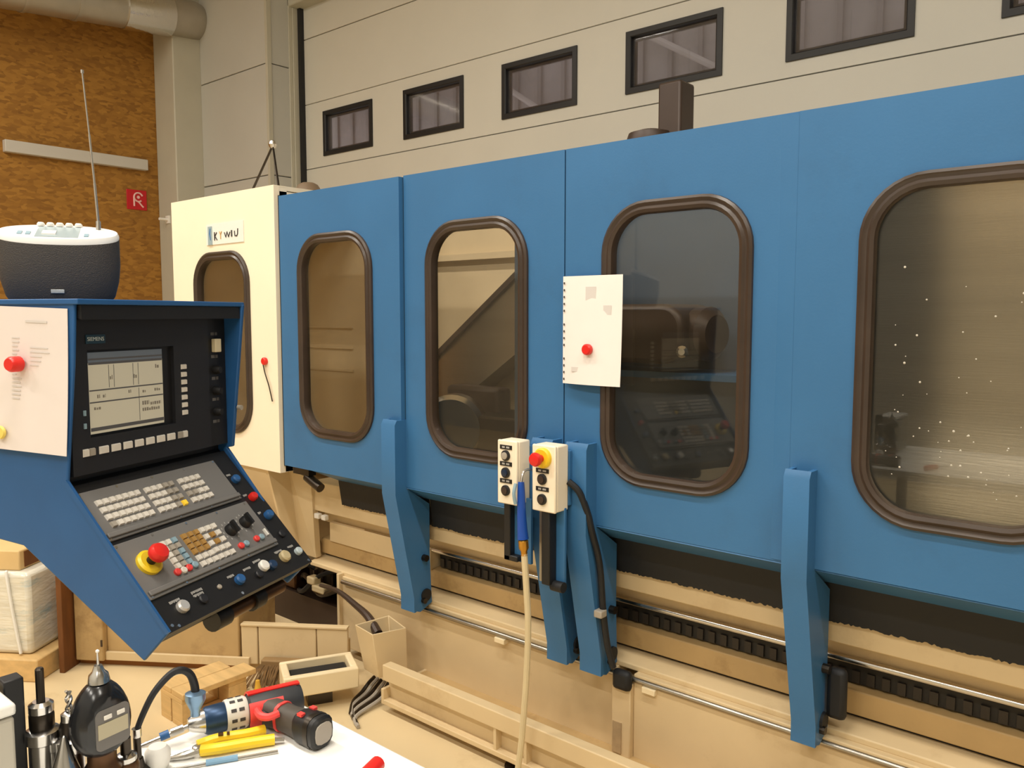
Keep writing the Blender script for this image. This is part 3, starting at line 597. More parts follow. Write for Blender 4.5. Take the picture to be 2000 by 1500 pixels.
# hopper bin and tray on the bed
hb = thing('chip_bin', 'tapered open beige bin hung on the machine bed', 'bin', (-2.56, 2.2, 0.12))
def bin_mb(o):
    a = [(-2.665, 2.118), (-2.525, 2.095), (-2.475, 2.235), (-2.64, 2.285)]; b = [(-2.625, 2.132), (-2.51, 2.115), (-2.47, 2.235), (-2.60, 2.27)]
    cx, cy = -2.575, 2.185
    sc = lambda P, s: [(cx + (x - cx) * s, cy + (y - cy) * s) for x, y in P]
    return a, b, sc
a, b, sc = bin_mb(0); A2 = sc(a, 0.93); B2 = sc(b, 0.90)
vs = [(x, y, 0.305) for x, y in a] + [(x, y, 0.12) for x, y in b] + [(x, y, 0.305) for x, y in A2] + [(x, y, 0.135) for x, y in B2]
fs = []
for i in range(4):
    j = (i + 1) % 4; fs += [(i, j, 4 + j, 4 + i), (8 + i, 12 + i, 12 + j, 8 + j), (i, 8 + i, 8 + j, j)]
fs += [(4, 5, 6, 7), (15, 14, 13, 12)]
obj('bin_body', MB().add(vs, fs), M_BEIGE, hb, bev=0.003)
obj('swarf', MB().lathe([(0.05, 0), (0.04, 0.02), (0.02, 0.03)], (-2.575, 2.185, 0.23), (0, 0, 1), 14), M_TIP, hb)
obj('feed_pipe', MB().tube([(-3.20, 2.34, 0.30), (-3.0, 2.29, 0.33), (-2.82, 2.25, 0.315), (-2.70, 2.22, 0.30), (-2.60, 2.19, 0.26)], [0.008, 0.020], 10), M_TIP, hb)
ty = thing('drip_tray', 'cream drip tray with black contents beside the beige trough', 'tray', (-2.70, 2.05, 0.06))
TR = Matrix.Translation((-2.738, 1.985, 0)) @ Matrix.Rotation(math.radians(62), 4, 'Z')
obj('tray_body', MB().box(-0.15, 0.15, -0.09, -0.06, 0.07, 0.155, TR).box(-0.15, -0.12, -0.06, 0.07, 0.07, 0.155, TR).box(0.12, 0.15, -0.06, 0.07, 0.07, 0.155, TR).box(-0.15, 0.15, -0.06, 0.09, 0.06, 0.085, TR).box(-0.15, 0.15, 0.07, 0.09, 0.08, 0.155, TR), M_BEIGEL, ty, bev=0.006)
obj('contents', MB().box(-0.12, 0.12, -0.06, 0.07, 0.085, 0.125, TR), M_RUBBER, ty, bev=0.01)
obj('tray_foot', MB().box(-0.05, 0.05, -0.03, 0.05, 0.0, 0.06, TR), M_DSTEEL, ty)
cb = thing('cable_bundle', 'bundle of grey cables hanging to the floor under the drip tray', 'cables', (-2.55, 2.1, 0))
for k in range(6):
    x = -2.64 + 0.022 * k
    obj('cable', MB().tube([(x, 2.20, 0.058), (x + 0.004, 2.165 + 0.004 * k, 0.045), (x + 0.012, 2.12, 0.022), (x + 0.03, 2.06 - 0.015 * k, 0.010), (x + 0.10, 1.99 - 0.01 * k, 0.009)], 0.008, 7), M_GKEY if k % 2 else M_DSTEEL, cb)
# frayed straw broom and yellow container behind the drill
br = thing('hand_broom', 'frayed brown broom head lying against the trough', 'broom', (-2.98, 2.0, 0))
mb = MB()
for k in range(70):
    a = random.uniform(-0.10, 0.10); q = TF(0.26 + a, -0.02 - random.uniform(0, 0.03), 0.06); p2 = TF(0.26 + a * 1.4 + random.uniform(-.02, .04), -0.10 - random.uniform(0, 0.08), 0.006)
    mb.tube([q, (q + p2) / 2 + Vector((0, 0, 0.015)), p2], 0.004, 4, 2)
o = obj('bristles', mb, mat('straw_brown', (128, 98, 60), 0.8, var=0.3, scale=30), br); o['kind'] = 'stuff'
obj('broom_head', tbox(MB(), 0.15, 0.37, -0.055, -0.01, 0.05, 0.08), mat('broom_wood', (150, 120, 78), 0.7, var=0.2), br, bev=0.006)
yc = tag(obj('yellow_funnel', MB().lathe([(0.050, 0), (0.048, 0.004), (0.012, 0.075), (0.008, 0.105), (0.006, 0.106)], (-2.90, 1.80, 0), (0, 0, 1), 18), mat('dull_yellow', (214, 166, 56), 0.6)), 'dull yellow funnel standing upside down on the floor by the pallet', 'funnel')
# wooden pallet on the floor
pl = thing('wooden_pallet', 'pale wooden pallet lying on the floor before the trough', 'pallet', (-3.03, 1.67, 0))
for k in range(2):
    x = -2.94 - 0.095 * k
    obj('deck_board', MB().box(x - 0.092, x, 1.50, 1.82 - 0.06 * k, 0.115, 0.138), M_WOOD, pl, bev=0.003)
for yy in (1.50, 1.70):
    obj('stringer', MB().box(-3.12, -2.95, yy, yy + 0.08, 0.095, 0.115), M_WOOD, pl, bev=0.002)
    for x in (-3.03, -3.12): obj('block', MB().box(x, x + 0.08, yy, yy + 0.08, 0.022, 0.095), M_WOOD, pl, bev=0.002)
for x in (-3.03, -3.12): obj('bottom_board', MB().box(x, x + 0.08, 1.50, 1.80, 0.0, 0.022), M_WOOD, pl, bev=0.002)
# wrapped goods on a pallet, far left
SG = Matrix.Translation((-3.89, 1.30, 0)) @ Matrix.Rotation(ANG, 4, 'Z')
wr = thing('wrapped_goods', 'film-wrapped stack of boxes with a white strap on a pallet', 'package', (-4.2, 1.1, 0))
obj('pallet_base', MB().box(-0.80, 0.06, -0.05, 0.35, 0.0, 0.10, SG), M_WOOD, wr, bev=0.006)
M_FILM = mat('stretch_film', (226, 222, 208), 0.18, var=0.10, scale=7, stretch=(1, 1, 4), bump=0.9, bscale=14, dirt=((140, 178, 192), 1.0, 3.0))
obj('wrapped_block', MB().box(-0.78, 0.0, 0.0, 0.30, 0.10, 0.47, SG), M_FILM, wr, bev=0.02)
obj('carton', MB().box(-0.78, -0.06, 0.03, 0.30, 0.47, 0.56, SG), mat('carton', (222, 190, 134), 0.7, var=0.06), wr, bev=0.006)
obj('carton_tape', MB().box(-0.062, -0.056, 0.06, 0.20, 0.48, 0.55, SG), M_WOODD, wr)
obj('strap', MB().tube([SG @ Vector(p) for p in ((-0.10, 0.0, 0.475), (-0.095, -0.008, 0.455), (-0.075, -0.010, 0.30), (-0.045, -0.010, 0.11))], 0.007, 6, 2), M_WHITE, wr)
tag(obj('dark_board', MB().box(0.09, 0.115, 0.05, 0.45, 0.0, 0.47, SG), M_WOODD, bev=0.003), 'dark brown board standing upright beside the wrapped stack', 'board')

# ================================================================== operator pendant
RZ = math.atan2(0.933, -0.36)
PD = thing('operator_pendant', 'blue and black operator panel with screen and keyboards on a swing arm', 'control panel', (-1.852, 0.723, 0), RZ)
def PN(u, n, z): return (u, -n, z)
UN = lambda a, b, d: (d, -a, b)           # profile (n, z) extruded along u
side = [(0.022, 1.628), (0.012, 1.50), (-0.020, 1.240), (0.238, 0.935), (0.171, 0.865), (-0.157, 1.085), (-0.38, 1.11), (-0.38, 1.628)]
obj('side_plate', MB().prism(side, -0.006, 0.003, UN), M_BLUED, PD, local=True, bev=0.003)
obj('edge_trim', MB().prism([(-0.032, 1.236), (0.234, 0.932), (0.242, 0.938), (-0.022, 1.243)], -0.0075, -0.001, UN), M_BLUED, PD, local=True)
side_r = [(0.038, 1.628), (-0.008, 1.236), (-0.028, 1.232), (0.22, 0.925), (0.160, 0.865), (-0.157, 1.085), (-0.38, 1.11), (-0.38, 1.628)]
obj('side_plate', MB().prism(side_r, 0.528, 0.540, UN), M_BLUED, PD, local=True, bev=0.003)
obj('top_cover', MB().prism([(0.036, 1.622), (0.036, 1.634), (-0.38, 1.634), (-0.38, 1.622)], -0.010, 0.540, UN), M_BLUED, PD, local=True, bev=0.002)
obj('visor', MB().prism([(0.030, 1.621), (0.030, 1.590), (-0.02, 1.60), (-0.02, 1.621)], 0.004, 0.528, UN), M_BLACK, PD, local=True)
body = [(-0.030, 1.62), (-0.055, 1.228), (0.205, 0.935), (0.150, 0.875), (-0.157, 1.09), (-0.37, 1.115), (-0.37, 1.62)]
obj('housing', MB().prism(body, 0.004, 0.528, UN), M_BLACK, PD, local=True)
FM = lambda u, z, h: (u, -(-0.020 + h), z)     # screen face: h outward
def fbox(mb, u0, u1, z0, z1, h0, h1): return mb.box(u0, u1, 0.020 - h1, 0.020 - h0, z0, z1)
op = obj('screen_panel', holed_plate([(0.012, 1.246), (0.458, 1.246), (0.458, 1.590), (0.012, 1.590)], [[(0.062, 1.325), (0.328, 1.325), (0.328, 1.522), (0.062, 1.522)]], 0.0, -0.010 + 0.020, lambda a, b, d: (a, d + 0.020, b)), M_PANELK, PD, local=True)
obj('screen_recess', fbox(MB(), 0.062, 0.328, 1.325, 1.522, -0.012, -0.010), M_BLACK, op, local=True)
M_SCR = mat('lit_screen', (168, 160, 138), 0.4, emit=0.55)
sc_ = obj('screen', fbox(MB(), 0.068, 0.294, 1.332, 1.492, -0.010, -0.006), M_SCR, op, local=True)
M_SCD = mat('screen_dark', (84, 82, 82), 0.4, emit=0.12)
obj('screen_header', fbox(MB(), 0.068, 0.294, 1.4925, 1.516, -0.010, -0.006), mat('screen_header_grey', (96, 104, 112), 0.4, emit=0.22), op, local=True)
sg_ = MB()
for z0, z1 in ((1.4985, 1.5025), (1.488, 1.4935), (1.4285, 1.4315), (1.4015, 1.4045), (1.338, 1.346)): fbox(sg_, 0.069, 0.293, z0, z1, -0.006, -0.0056)
for u in (0.125, 0.140, 0.198, 0.214): fbox(sg_, u, u + 0.0012, 1.434, 1.486, -0.006, -0.0056)
fbox(sg_, 0.214, 0.2152, 1.348, 1.426, -0.006, -0.0056)
obj('screen_lines', sg_, M_SCD, op, local=True)
st = MB(); rr = random.Random(3)
def strip(u0, u1, z, hh=0.006):
    u = u0
    while u < u1:
        w = rr.uniform(0.003, 0.006); fbox(st, u, min(u + w, u1), z, z + hh * rr.uniform(0.7, 1.0), -0.006, -0.0057); u += w + 0.002
strip(0.090, 0.098, 1.412, 0.009); strip(0.106, 0.114, 1.412, 0.009); strip(0.182, 0.190, 1.416, 0.009); strip(0.226, 0.236, 1.413, 0.007); strip(0.265, 0.285, 1.414, 0.007)
strip(0.080, 0.100, 1.386, 0.007); strip(0.224, 0.246, 1.383, 0.010); strip(0.250, 0.285, 1.381, 0.009); strip(0.224, 0.280, 1.368, 0.008); strip(0.128, 0.136, 1.452, 0.010); strip(0.200, 0.211, 1.450, 0.010); strip(0.270, 0.282, 1.470, 0.010)
obj('screen_text', st, mat('screen_text', (120, 112, 98), 0.5, emit=0.25), op, local=True)
FB = Matrix(((1, 0, 0, 0), (0, 0, -1, 0), (0, 1, 0, 0), (0, 0, 0, 1)))
def FMX(u, z, h=0.0): return Matrix.Translation((u, 0.020 - h, z)) @ FB
obj('brand_plate', fbox(MB(), 0.058, 0.112, 1.536, 1.556, 0.0, 0.002), mat('teal_plate', (30, 64, 84), 0.5), op, local=True)
text_obj('brand_lettering', 'SIEMENS', 0.0125, FMX(0.085, 1.546, 0.0022), mat('pale_lettering', (214, 226, 230), 0.5), op)
def key_mesh(w, d, h, m, name):
    a, b = w / 2, d / 2; c = 0.82
    return mesh_of(MB().add([(-a, -b, 0), (a, -b, 0), (a, b, 0), (-a, b, 0), (-a * c, -b * c, h), (a * c, -b * c, h), (a * c, b * c, h), (-a * c, b * c, h)], [(0, 3, 2, 1), (4, 5, 6, 7), (0, 1, 5, 4), (1, 2, 6, 5), (2, 3, 7, 6), (3, 0, 4, 7)]), name, m)
me_sk = key_mesh(0.026, 0.0175, 0.005, M_WKEY, 'soft_key'); me_sn = key_mesh(0.015, 0.0175, 0.005, M_WKEY, 'soft_key'); me_sg = key_mesh(0.015, 0.0175, 0.005, M_GKEY, 'soft_key')
for k in range(7): inst('soft_key', me_sk, op, FMX(0.0963 + 0.0354 * k, 1.294))
for u, me in ((0.046, me_sn), (0.0632, me_sg), (0.3405, me_sg), (0.358, me_sn)): inst('soft_key', me, op, FMX(u, 1.294))
me_vk = key_mesh(0.0175, 0.0125, 0.005, M_WKEY, 'soft_key')
for k in range(7): inst('soft_key', me_vk, op, FMX(0.3605, 1.350 + 0.0196 * k))
for z in (1.377, 1.348): obj('indicator', fbox(MB(), 0.044, 0.050, z, z + 0.012, 0.0, 0.003), M_BKEY, op, local=True)
# right-hand switch strip beside the screen
ss = obj('switch_strip', fbox(MB(), 0.460, 0.527, 1.246, 1.590, -0.012, -0.002), M_BLACK, PD, local=True)
obj('rocker_switch', fbox(MB(), 0.472, 0.496, 1.500, 1.536, -0.002, 0.012), mat('old_white', (226, 214, 180), 0.5), ss, local=True, bev=0.002)
for z in (1.545, 1.484, 1.425, 1.368, 1.308):
    obj('switch_label', fbox(MB(), 0.470, 0.484, z, z + 0.008, -0.002, -0.0015).box(0.487, 0.496, 0.0215, 0.022, z, z + 0.008), mat('dim_print', (96, 94, 92), 0.6), ss, local=True)
for z in (1.452, 1.395, 1.338): obj('switch_knob', MB().lathe([(0.012, 0), (0.012, 0.01), (0.008, 0.02)], (0.483, 0.022, z), (0, -1, 0), 14), M_BLACK, ss, local=True)
obj('hinge_cap', MB().lathe([(0.007, 0), (0.007, 0.012)], (0.535, -0.01, 1.345), (0, -1, 0), 12), M_GKEY, PD, local=True)
# keyboard slab
VY = Vector((0, 0.679, 0.7346)); VM = Vector((0, -0.7346, 0.679))
def SP(u, t, h=0.0): return Vector((u, 0.032, 1.227)) - VY * t + VM * h
SB = Matrix(((1, 0, 0, 0), (0, VY.y, VM.y, 0), (0, VY.z, VM.z, 0), (0, 0, 0, 1)))
def SMX(u, t, h=0.0): return Matrix.Translation(SP(u, t, h)) @ SB
def sbox(mb, u0, u1, t0, t1, h0, h1):
    vs = [SP(u, t, h) for h in (h0, h1) for u, t in ((u0, t1), (u1, t1), (u1, t0), (u0, t0))]
    return mb.add(vs, [(0, 3, 2, 1), (4, 5, 6, 7), (0, 1, 5, 4), (1, 2, 6, 5), (2, 3, 7, 6), (3, 0, 4, 7)])
sl = obj('console_deck', sbox(MB(), 0.003, 0.540, 0.0, 0.398, -0.030, -0.006), M_BLACK, PD, local=True)
ku = obj('keyboard_panel', sbox(MB(), 0.008, 0.458, 0.024, 0.157, -0.006, 0.0), M_PANELG, PD, local=True, bev=0.0015)
kl = obj('operating_panel', sbox(MB(), 0.008, 0.464, 0.168, 0.316, -0.006, 0.0), M_PANELG, PD, local=True, bev=0.0015)
for par, t0, u1 in ((ku, 0.139, 0.455), (kl, 0.297, 0.461)):
    obj('front_ridge', sbox(MB(), 0.012, u1, t0, t0 + 0.012, 0.0, 0.006), M_PANELG, par, local=True, bev=0.002)
for par, tt in ((ku, (0.030, 0.152)), (kl, (0.174, 0.311))):
    for tq in tt:
        for uq in (0.016, 0.12, 0.23, 0.34, 0.45): obj('panel_screw', MB().lathe([(0.003, 0), (0.003, 0.0015)], SP(uq, tq), VM, 8), M_STEEL, par, local=True)
KW = 0.0145
kms = {c: key_mesh(KW, KW, 0.006, m_, 'key') for c, m_ in (('w', M_WKEY), ('g', M_GKEY), ('o', M_OKEY), ('b', M_BKEY), ('y', M_YELK))}
def key_grid(par, u0, u1, t0, t1, rows):
    n = len(rows)
    for j, row in enumerate(rows):
        for i, ch_ in enumerate(row):
            if ch_ == '.': continue
            inst('key', kms[ch_], par, SMX(u0 + (u1 - u0) * i / (len(row) - 1), t0 + (t1 - t0) * j / (n - 1)))
key_grid(ku, 0.046, 0.158, 0.061, 0.121, ['wwwwwww', 'wwwwwww', 'wwwwwww', 'gwwwwww'])
key_grid(ku, 0.190, 0.268, 0.061, 0.121, ['wwwgg', 'wwwgg', 'wwwgg', 'wwwgy'])
key_grid(ku, 0.302, 0.362, 0.061, 0.121, ['wwww', 'wwww', 'ggww', 'wwww'])
key_grid(kl, 0.126, 0.164, 0.205, 0.268, ['wwb', 'wgg', 'wgb', 'wgb', 'wgb'])
key_grid(kl, 0.196, 0.238, 0.205, 0.250, ['ooo', 'ooo', 'ooo', 'ooo'])
key_grid(kl, 0.196, 0.238, 0.268, 0.286, ['www', 'www'])
key_grid(kl, 0.258, 0.300, 0.205, 0.286, ['www', 'wow', 'wow', 'www', 'www'])
def sbutton(par, u, t, r, h, m, name='push_button', base=None):
    b_ = obj(name, MB().lathe([(r, 0), (r, h * 0.7), (r * 0.75, h)], SP(u, t, base or 0.0), VM, 16), m, par, local=True); return b_
for u, t, m_ in ((0.114, 0.281, M_REDS), (0.132, 0.283, M_WKEY), (0.150, 0.282, M_REDS), (0.170, 0.281, M_BKEY), (0.338, 0.281, M_REDS), (0.358, 0.281, M_BKEY), (0.402, 0.279, M_REDS), (0.421, 0.280, M_BKEY)):
    sbutton(kl, u, t, 0.0085, 0.008, m_)
obj('key_switch', sbox(MB(), 0.444, 0.450, 0.262, 0.282, 0.0, 0.006), M_WHITE, kl, local=True)
for u, t in ((0.342, 0.232), (0.404, 0.226)):
    kb = obj('rotary_knob', MB().lathe([(0.017, 0), (0.016, 0.012), (0.012, 0.018)], SP(u, t), VM, 20), M_BLACK, kl, local=True)
    obj('knob_grip', sbox(MB(), u - 0.004, u + 0.004, t - 0.016, t + 0.016, 0.016, 0.026), M_BLACK, kb, local=True)
    for q in range(11):
        aa = math.radians(-150 + 30 * q); obj('dial_mark', sbox(MB(), u + 0.025 * math.sin(aa) - 0.0015, u + 0.025 * math.sin(aa) + 0.0015, t - 0.025 * math.cos(aa) - 0.0025, t - 0.025 * math.cos(aa) + 0.0025, 0.0, 0.0006), M_PRINT, kb, local=True)
es = obj('stop_ring', MB().lathe([(0.014, 0), (0.030, 0), (0.030, 0.008), (0.024, 0.012), (0.014, 0.010)], SP(0.062, 0.236), VM, 28), M_YEL, kl, local=True)
obj('stop_button', MB().lathe([(0.011, 0.026), (0.020, 0.031), (0.022, 0.036), (0.0225, 0.044), (0.018, 0.052), (0.006, 0.055)], SP(0.062, 0.236), VM, 28), M_RED, es, local=True)
obj('stop_stem', MB().lathe([(0.0105, 0.002), (0.0105, 0.030)], SP(0.062, 0.236), VM, 20), M_BLACK, es, local=True)
H0 = -0.006
for u, t, r, h, m_ in ((0.487, 0.097, 0.012, 0.014, M_LBLUE), (0.499, 0.163, 0.012, 0.016, M_RED), (0.506, 0.228, 0.013, 0.016, M_LBLUE), (0.504, 0.292, 0.011, 0.008, M_PANELK), (0.514, 0.356, 0.011, 0.012, mat('pale_cap', (190, 204, 210), 0.4)),
                       (0.455, 0.353, 0.016, 0.014, mat('tan_cap', (196, 180, 140), 0.5)), (0.367, 0.352, 0.015, 0.012, M_WHITE), (0.393, 0.360, 0.013, 0.014, mat('navy_button', (26, 54, 88), 0.4)), (0.266, 0.358, 0.013, 0.014, M_LBLUE),
                       (0.072, 0.358, 0.015, 0.013, mat('silver_cap', (206, 204, 200), 0.3, 0.4)), (0.135, 0.362, 0.012, 0.008, M_PANELK), (0.200, 0.352, 0.006, 0.005, M_GKEY), (0.335, 0.366, 0.011, 0.008, M_PANELK)):
    sbutton(sl, u, t, r, h, m_, base=H0)
pm_ = MB()
rr = random.Random(11)
for u0, u1, t in ((0.47, 0.485, 0.078), (0.475, 0.49, 0.150), (0.480, 0.492, 0.212), (0.492, 0.515, 0.334), (0.435, 0.462, 0.333), (0.345, 0.372, 0.332), (0.300, 0.325, 0.340), (0.240, 0.262, 0.340), (0.118, 0.150, 0.338), (0.118, 0.150, 0.347), (0.050, 0.080, 0.338)):
    u = u0
    while u < u1: w = rr.uniform(0.002, 0.004); sbox(pm_, u, u + w, t - 0.0035, t + 0.0025 * rr.random() + 0.001, H0, H0 + 0.0006); u += w + 0.0012
obj('button_print', pm_, M_PRINT, sl, local=True)
for u, t in ((0.02, 0.385), (0.035, 0.392), (0.25, 0.39), (0.53, 0.39)): obj('deck_screw', MB().lathe([(0.004, 0), (0.004, 0.002)], SP(u, t, H0), VM, 8), M_STEEL, sl, local=True)
# grab bar under the console
gb = obj('grab_bar', MB().cyl(SP(0.235, 0.392, -0.105), SP(0.50, 0.392, -0.105), 0.020, 16), M_BROWNST, PD, local=True)
for a, b in ((0.225, 0.275), (0.37, 0.41)): obj('bar_grip', MB().cyl(SP(a, 0.392, -0.105), SP(b, 0.392, -0.105), 0.027, 16), M_BLACK, gb, local=True)
for a in (0.30, 0.46): obj('bar_standoff', MB().cyl(SP(a, 0.385, -0.10), SP(a, 0.33, -0.045), 0.010, 10), M_BLACK, gb, local=True)
# swing arm and post (off to the left)
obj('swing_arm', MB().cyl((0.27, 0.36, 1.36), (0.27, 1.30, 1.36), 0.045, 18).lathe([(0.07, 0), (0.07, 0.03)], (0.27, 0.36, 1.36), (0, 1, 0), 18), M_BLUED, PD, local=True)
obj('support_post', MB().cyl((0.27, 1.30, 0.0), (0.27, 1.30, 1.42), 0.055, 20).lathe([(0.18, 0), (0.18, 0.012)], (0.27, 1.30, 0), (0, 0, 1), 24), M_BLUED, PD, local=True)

# sheet and magnets on the side plate
s1 = thing('instruction_sheet', 'pale printed sheet in a clear sleeve on the blue side plate of the operator panel', 'paper', (-1.852, 0.723, 1.30), RZ)
def sheet_pt(a, b, h): # a: n, b: z
    return (-0.009 - 0.010 * (1 - b) ** 2 - h, -(-0.240 + 0.236 * a + 0.010 * b), 0.0 + 0.008 * (1 - a) + 0.315 * b - 0.002)
mb = MB(); vs = []; fs = []; nx, nz = 6, 8
for j in range(nz + 1):
    for i in range(nx + 1): vs.append(sheet_pt(i / nx, j / nz, 0))
for j in range(nz):
    for i in range(nx): k = j * (nx + 1) + i; fs.append((k, k + 1, k + nx + 2, k + nx + 1))
n0 = len(vs); mb.add(vs + [(x + 0.001, y, z) for x, y, z in vs], fs + [tuple(i + n0 for i in f[::-1]) for f in fs])
obj('sheet', mb, mat('sleeved_paper', (232, 224, 222), 0.2, var=0.02), s1, local=True)
mb = MB()
def pquad(a0, a1, b0, b1):
    P = [sheet_pt(a0, b0, 0.0008), sheet_pt(a1, b0, 0.0008), sheet_pt(a1, b1, 0.0008), sheet_pt(a0, b1, 0.0008)]
    mb.add(P + [(x - 0.0004, y, z) for x, y, z in P], [(0, 3, 2, 1), (4, 5, 6, 7), (0, 1, 5, 4), (1, 2, 6, 5), (2, 3, 7, 6), (3, 0, 4, 7)])
rq = random.Random(5)
pquad(0.50, 0.76, 0.895, 0.91)
for k in range(16): pquad(0.33, 0.33 + rq.uniform(0.05, 0.12), 0.36 + 0.028 * k, 0.368 + 0.028 * k)
for k in range(5): pquad(0.55, 0.55 + rq.uniform(0.1, 0.25), 0.60 + 0.03 * k, 0.607 + 0.03 * k)
obj('printed_lines', mb, M_PAPERG, s1, local=True)
def side_pt(n, z, h): q = Matrix.Translation((-1.852, 0.723, 0)) @ Matrix.Rotation(RZ, 4, 'Z') @ Vector((-0.012 - h, -n, z)); return q
ax_ = (Matrix.Rotation(RZ, 4, 'Z') @ Vector((-1, 0, 0)))
tag(obj('round_magnet', MB().lathe([(0.013, 0), (0.017, 0.004), (0.017, 0.024), (0.013, 0.030)], side_pt(-0.128, 1.494, 0.002), ax_, 18), M_RED), 'red round magnet on the sheet of the operator panel', 'magnet')
tag(obj('round_magnet', MB().lathe([(0.013, 0), (0.015, 0.003), (0.013, 0.008)], side_pt(-0.186, 1.342, 0.008), ax_, 18), mat('pale_yellow', (240, 216, 110), 0.5)), 'yellow round magnet at the foot of the operator panel sheet', 'magnet')

# ================================================================== radio on the pendant
RX, RY_, RZ0 = -2.175, 0.835, 1.634
fdir = math.atan2(-RY_, -RX)       # towards the viewer's side of the hall
RD = thing('portable_radio', 'dark grey portable radio with white top and telescopic aerial on the operator panel', 'radio', (RX, RY_, RZ0), fdir + PI / 2 - 0.10)
def sup(hw, hd, n=40, e=2.25):
    pts = []
    for k in range(n):
        a = 2 * PI * k / n; c, s = math.cos(a), math.sin(a)
        pts.append((hw * math.copysign(abs(c) ** (2 / e), c), hd * math.copysign(abs(s) ** (2 / e), s)))
    return pts
def top_z(y): return 0.156 + 0.34 * (y)        # local y: back positive
lv = [(0.0, 0.112, 0.050), (0.012, 0.120, 0.056), (0.05, 0.130, 0.064), (0.09, 0.134, 0.068), (0.5, 0.134, 0.068)]
vs = []; fs = []; n = 40
for z, hw, hd in lv:
    for x, y in sup(hw, hd): vs.append((x, y, (top_z(y) if z == 0.5 else z)))
for i in range(len(lv) - 1):
    for k in range(n): k2 = (k + 1) % n; fs.append((i * n + k, i * n + k2, (i + 1) * n + k2, (i + 1) * n + k))
fs += [tuple(range(n))[::-1], tuple(range(4 * n, 5 * n))]
obj('body', MB().add(vs, fs), mat('radio_grille', (66, 62, 60), 0.6, var=0.06, bump=0.5, bscale=400), RD, local=True, sharp=50)
vs = []
for dz_, s_ in ((0.0, 0.995), (0.006, 1.0), (0.014, 0.97)):
    for x, y in sup(0.134 * s_, 0.068 * s_): vs.append((x, y, top_z(y) + dz_))
fs = []
for i in range(2):
    for k in range(n): k2 = (k + 1) % n; fs.append((i * n + k, i * n + k2, (i + 1) * n + k2, (i + 1) * n + k))
fs += [tuple(range(n))[::-1], tuple(range(2 * n, 3 * n))]
tp = obj('top_fascia', MB().add(vs, fs), mat('radio_white', (246, 246, 244), 0.3), RD, local=True, sharp=50)
def tquad(mb, x0, x1, y0, y1, h=0.0006):
    P = [(x0, y0, top_z(y0) + 0.0142), (x1, y0, top_z(y0) + 0.0142), (x1, y1, top_z(y1) + 0.0142), (x0, y1, top_z(y1) + 0.0142)]
    return mb.add(P + [(x, y, z + h) for x, y, z in P], [(0, 3, 2, 1), (4, 5, 6, 7), (0, 1, 5, 4), (1, 2, 6, 5), (2, 3, 7, 6), (3, 0, 4, 7)])
obj('tuner_window', tquad(MB(), -0.048, 0.045, -0.052, 0.045), mat('tuner_grey', (164, 180, 186), 0.25), tp, local=True)
obj('tuner_button', tquad(MB(), -0.035, -0.005, -0.03, 0.0, 0.003), M_WHITE, tp, local=True)
for x, y in ((-0.082, -0.02), (-0.064, -0.022), (0.062, -0.03)): obj('top_button', tquad(MB(), x - 0.005, x + 0.005, y - 0.012, y + 0.012, 0.002), M_BKEY, tp, local=True)
me_rb = mesh_of(MB().lathe([(0.009, 0), (0.009, 0.006), (0.006, 0.010)], (0, 0, 0), (0, 0, 1), 12), 'rear_button', M_WHITE)
for k in range(5): inst('rear_button', me_rb, tp, Matrix.Translation((-0.045 + 0.021 * k, 0.054, top_z(0.054) + 0.013)))
obj('maker_badge', MB().box(-0.017, 0.012, -0.0625, -0.058, 0.018, 0.027), mat('badge_silver', (176, 182, 186), 0.4, 0.3), RD, local=True, bev=0.001)
at_ = obj('aerial_foot', MB().cyl((0.085, 0.035, top_z(0.035) + 0.01), (0.085, 0.04, top_z(0.035) + 0.035), 0.006, 10), M_STEEL, RD, local=True)
z0 = top_z(0.035) + 0.03
obj('aerial', MB().tube([(0.085, 0.04, z0), (0.080, 0.04, z0 + 0.10)], 0.0034, 8, 1).tube([(0.080, 0.04, z0 + 0.10), (0.073, 0.04, z0 + 0.22)], 0.0027, 8, 1).tube([(0.073, 0.04, z0 + 0.22), (0.063, 0.04, z0 + 0.372)], 0.002, 8, 1).lathe([(0.004, 0), (0.004, 0.008)], (0.063, 0.04, z0 + 0.370), (0, 0, 1), 8), M_STEEL, RD, local=True)

# ================================================================== white work table with tools
TT = 0.95
tb = thing('work_table', 'white-topped work table with small tools on it', 'table', (-0.3, 0.42, 0))
obj('table_top', MB().box(-1.185, 0.75, 0.06, 0.782, TT - 0.03, TT), M_TABLE, tb, bev=0.004)
for x, y in ((-1.12, 0.12), (-1.12, 0.72), (0.69, 0.12), (0.69, 0.72)): obj('leg', MB().box(x - 0.02, x + 0.02, y - 0.02, y + 0.02, 0, TT - 0.03), M_GKEY, tb)
gc = thing('grey_case', 'plain light grey metal case at the corner of the table', 'case', (-1.27, 0.33, TT))
obj('case_body', MB().box(-1.185 - 0.0, -1.10, 0.14, 0.345, TT, 1.105), mat('case_grey', (186, 180, 166), 0.5, var=0.02), gc, bev=0.004)
obj('case_lid', MB().box(-1.187, -1.098, 0.138, 0.347, 1.107, 1.122), M_WHITE, gc, bev=0.004)
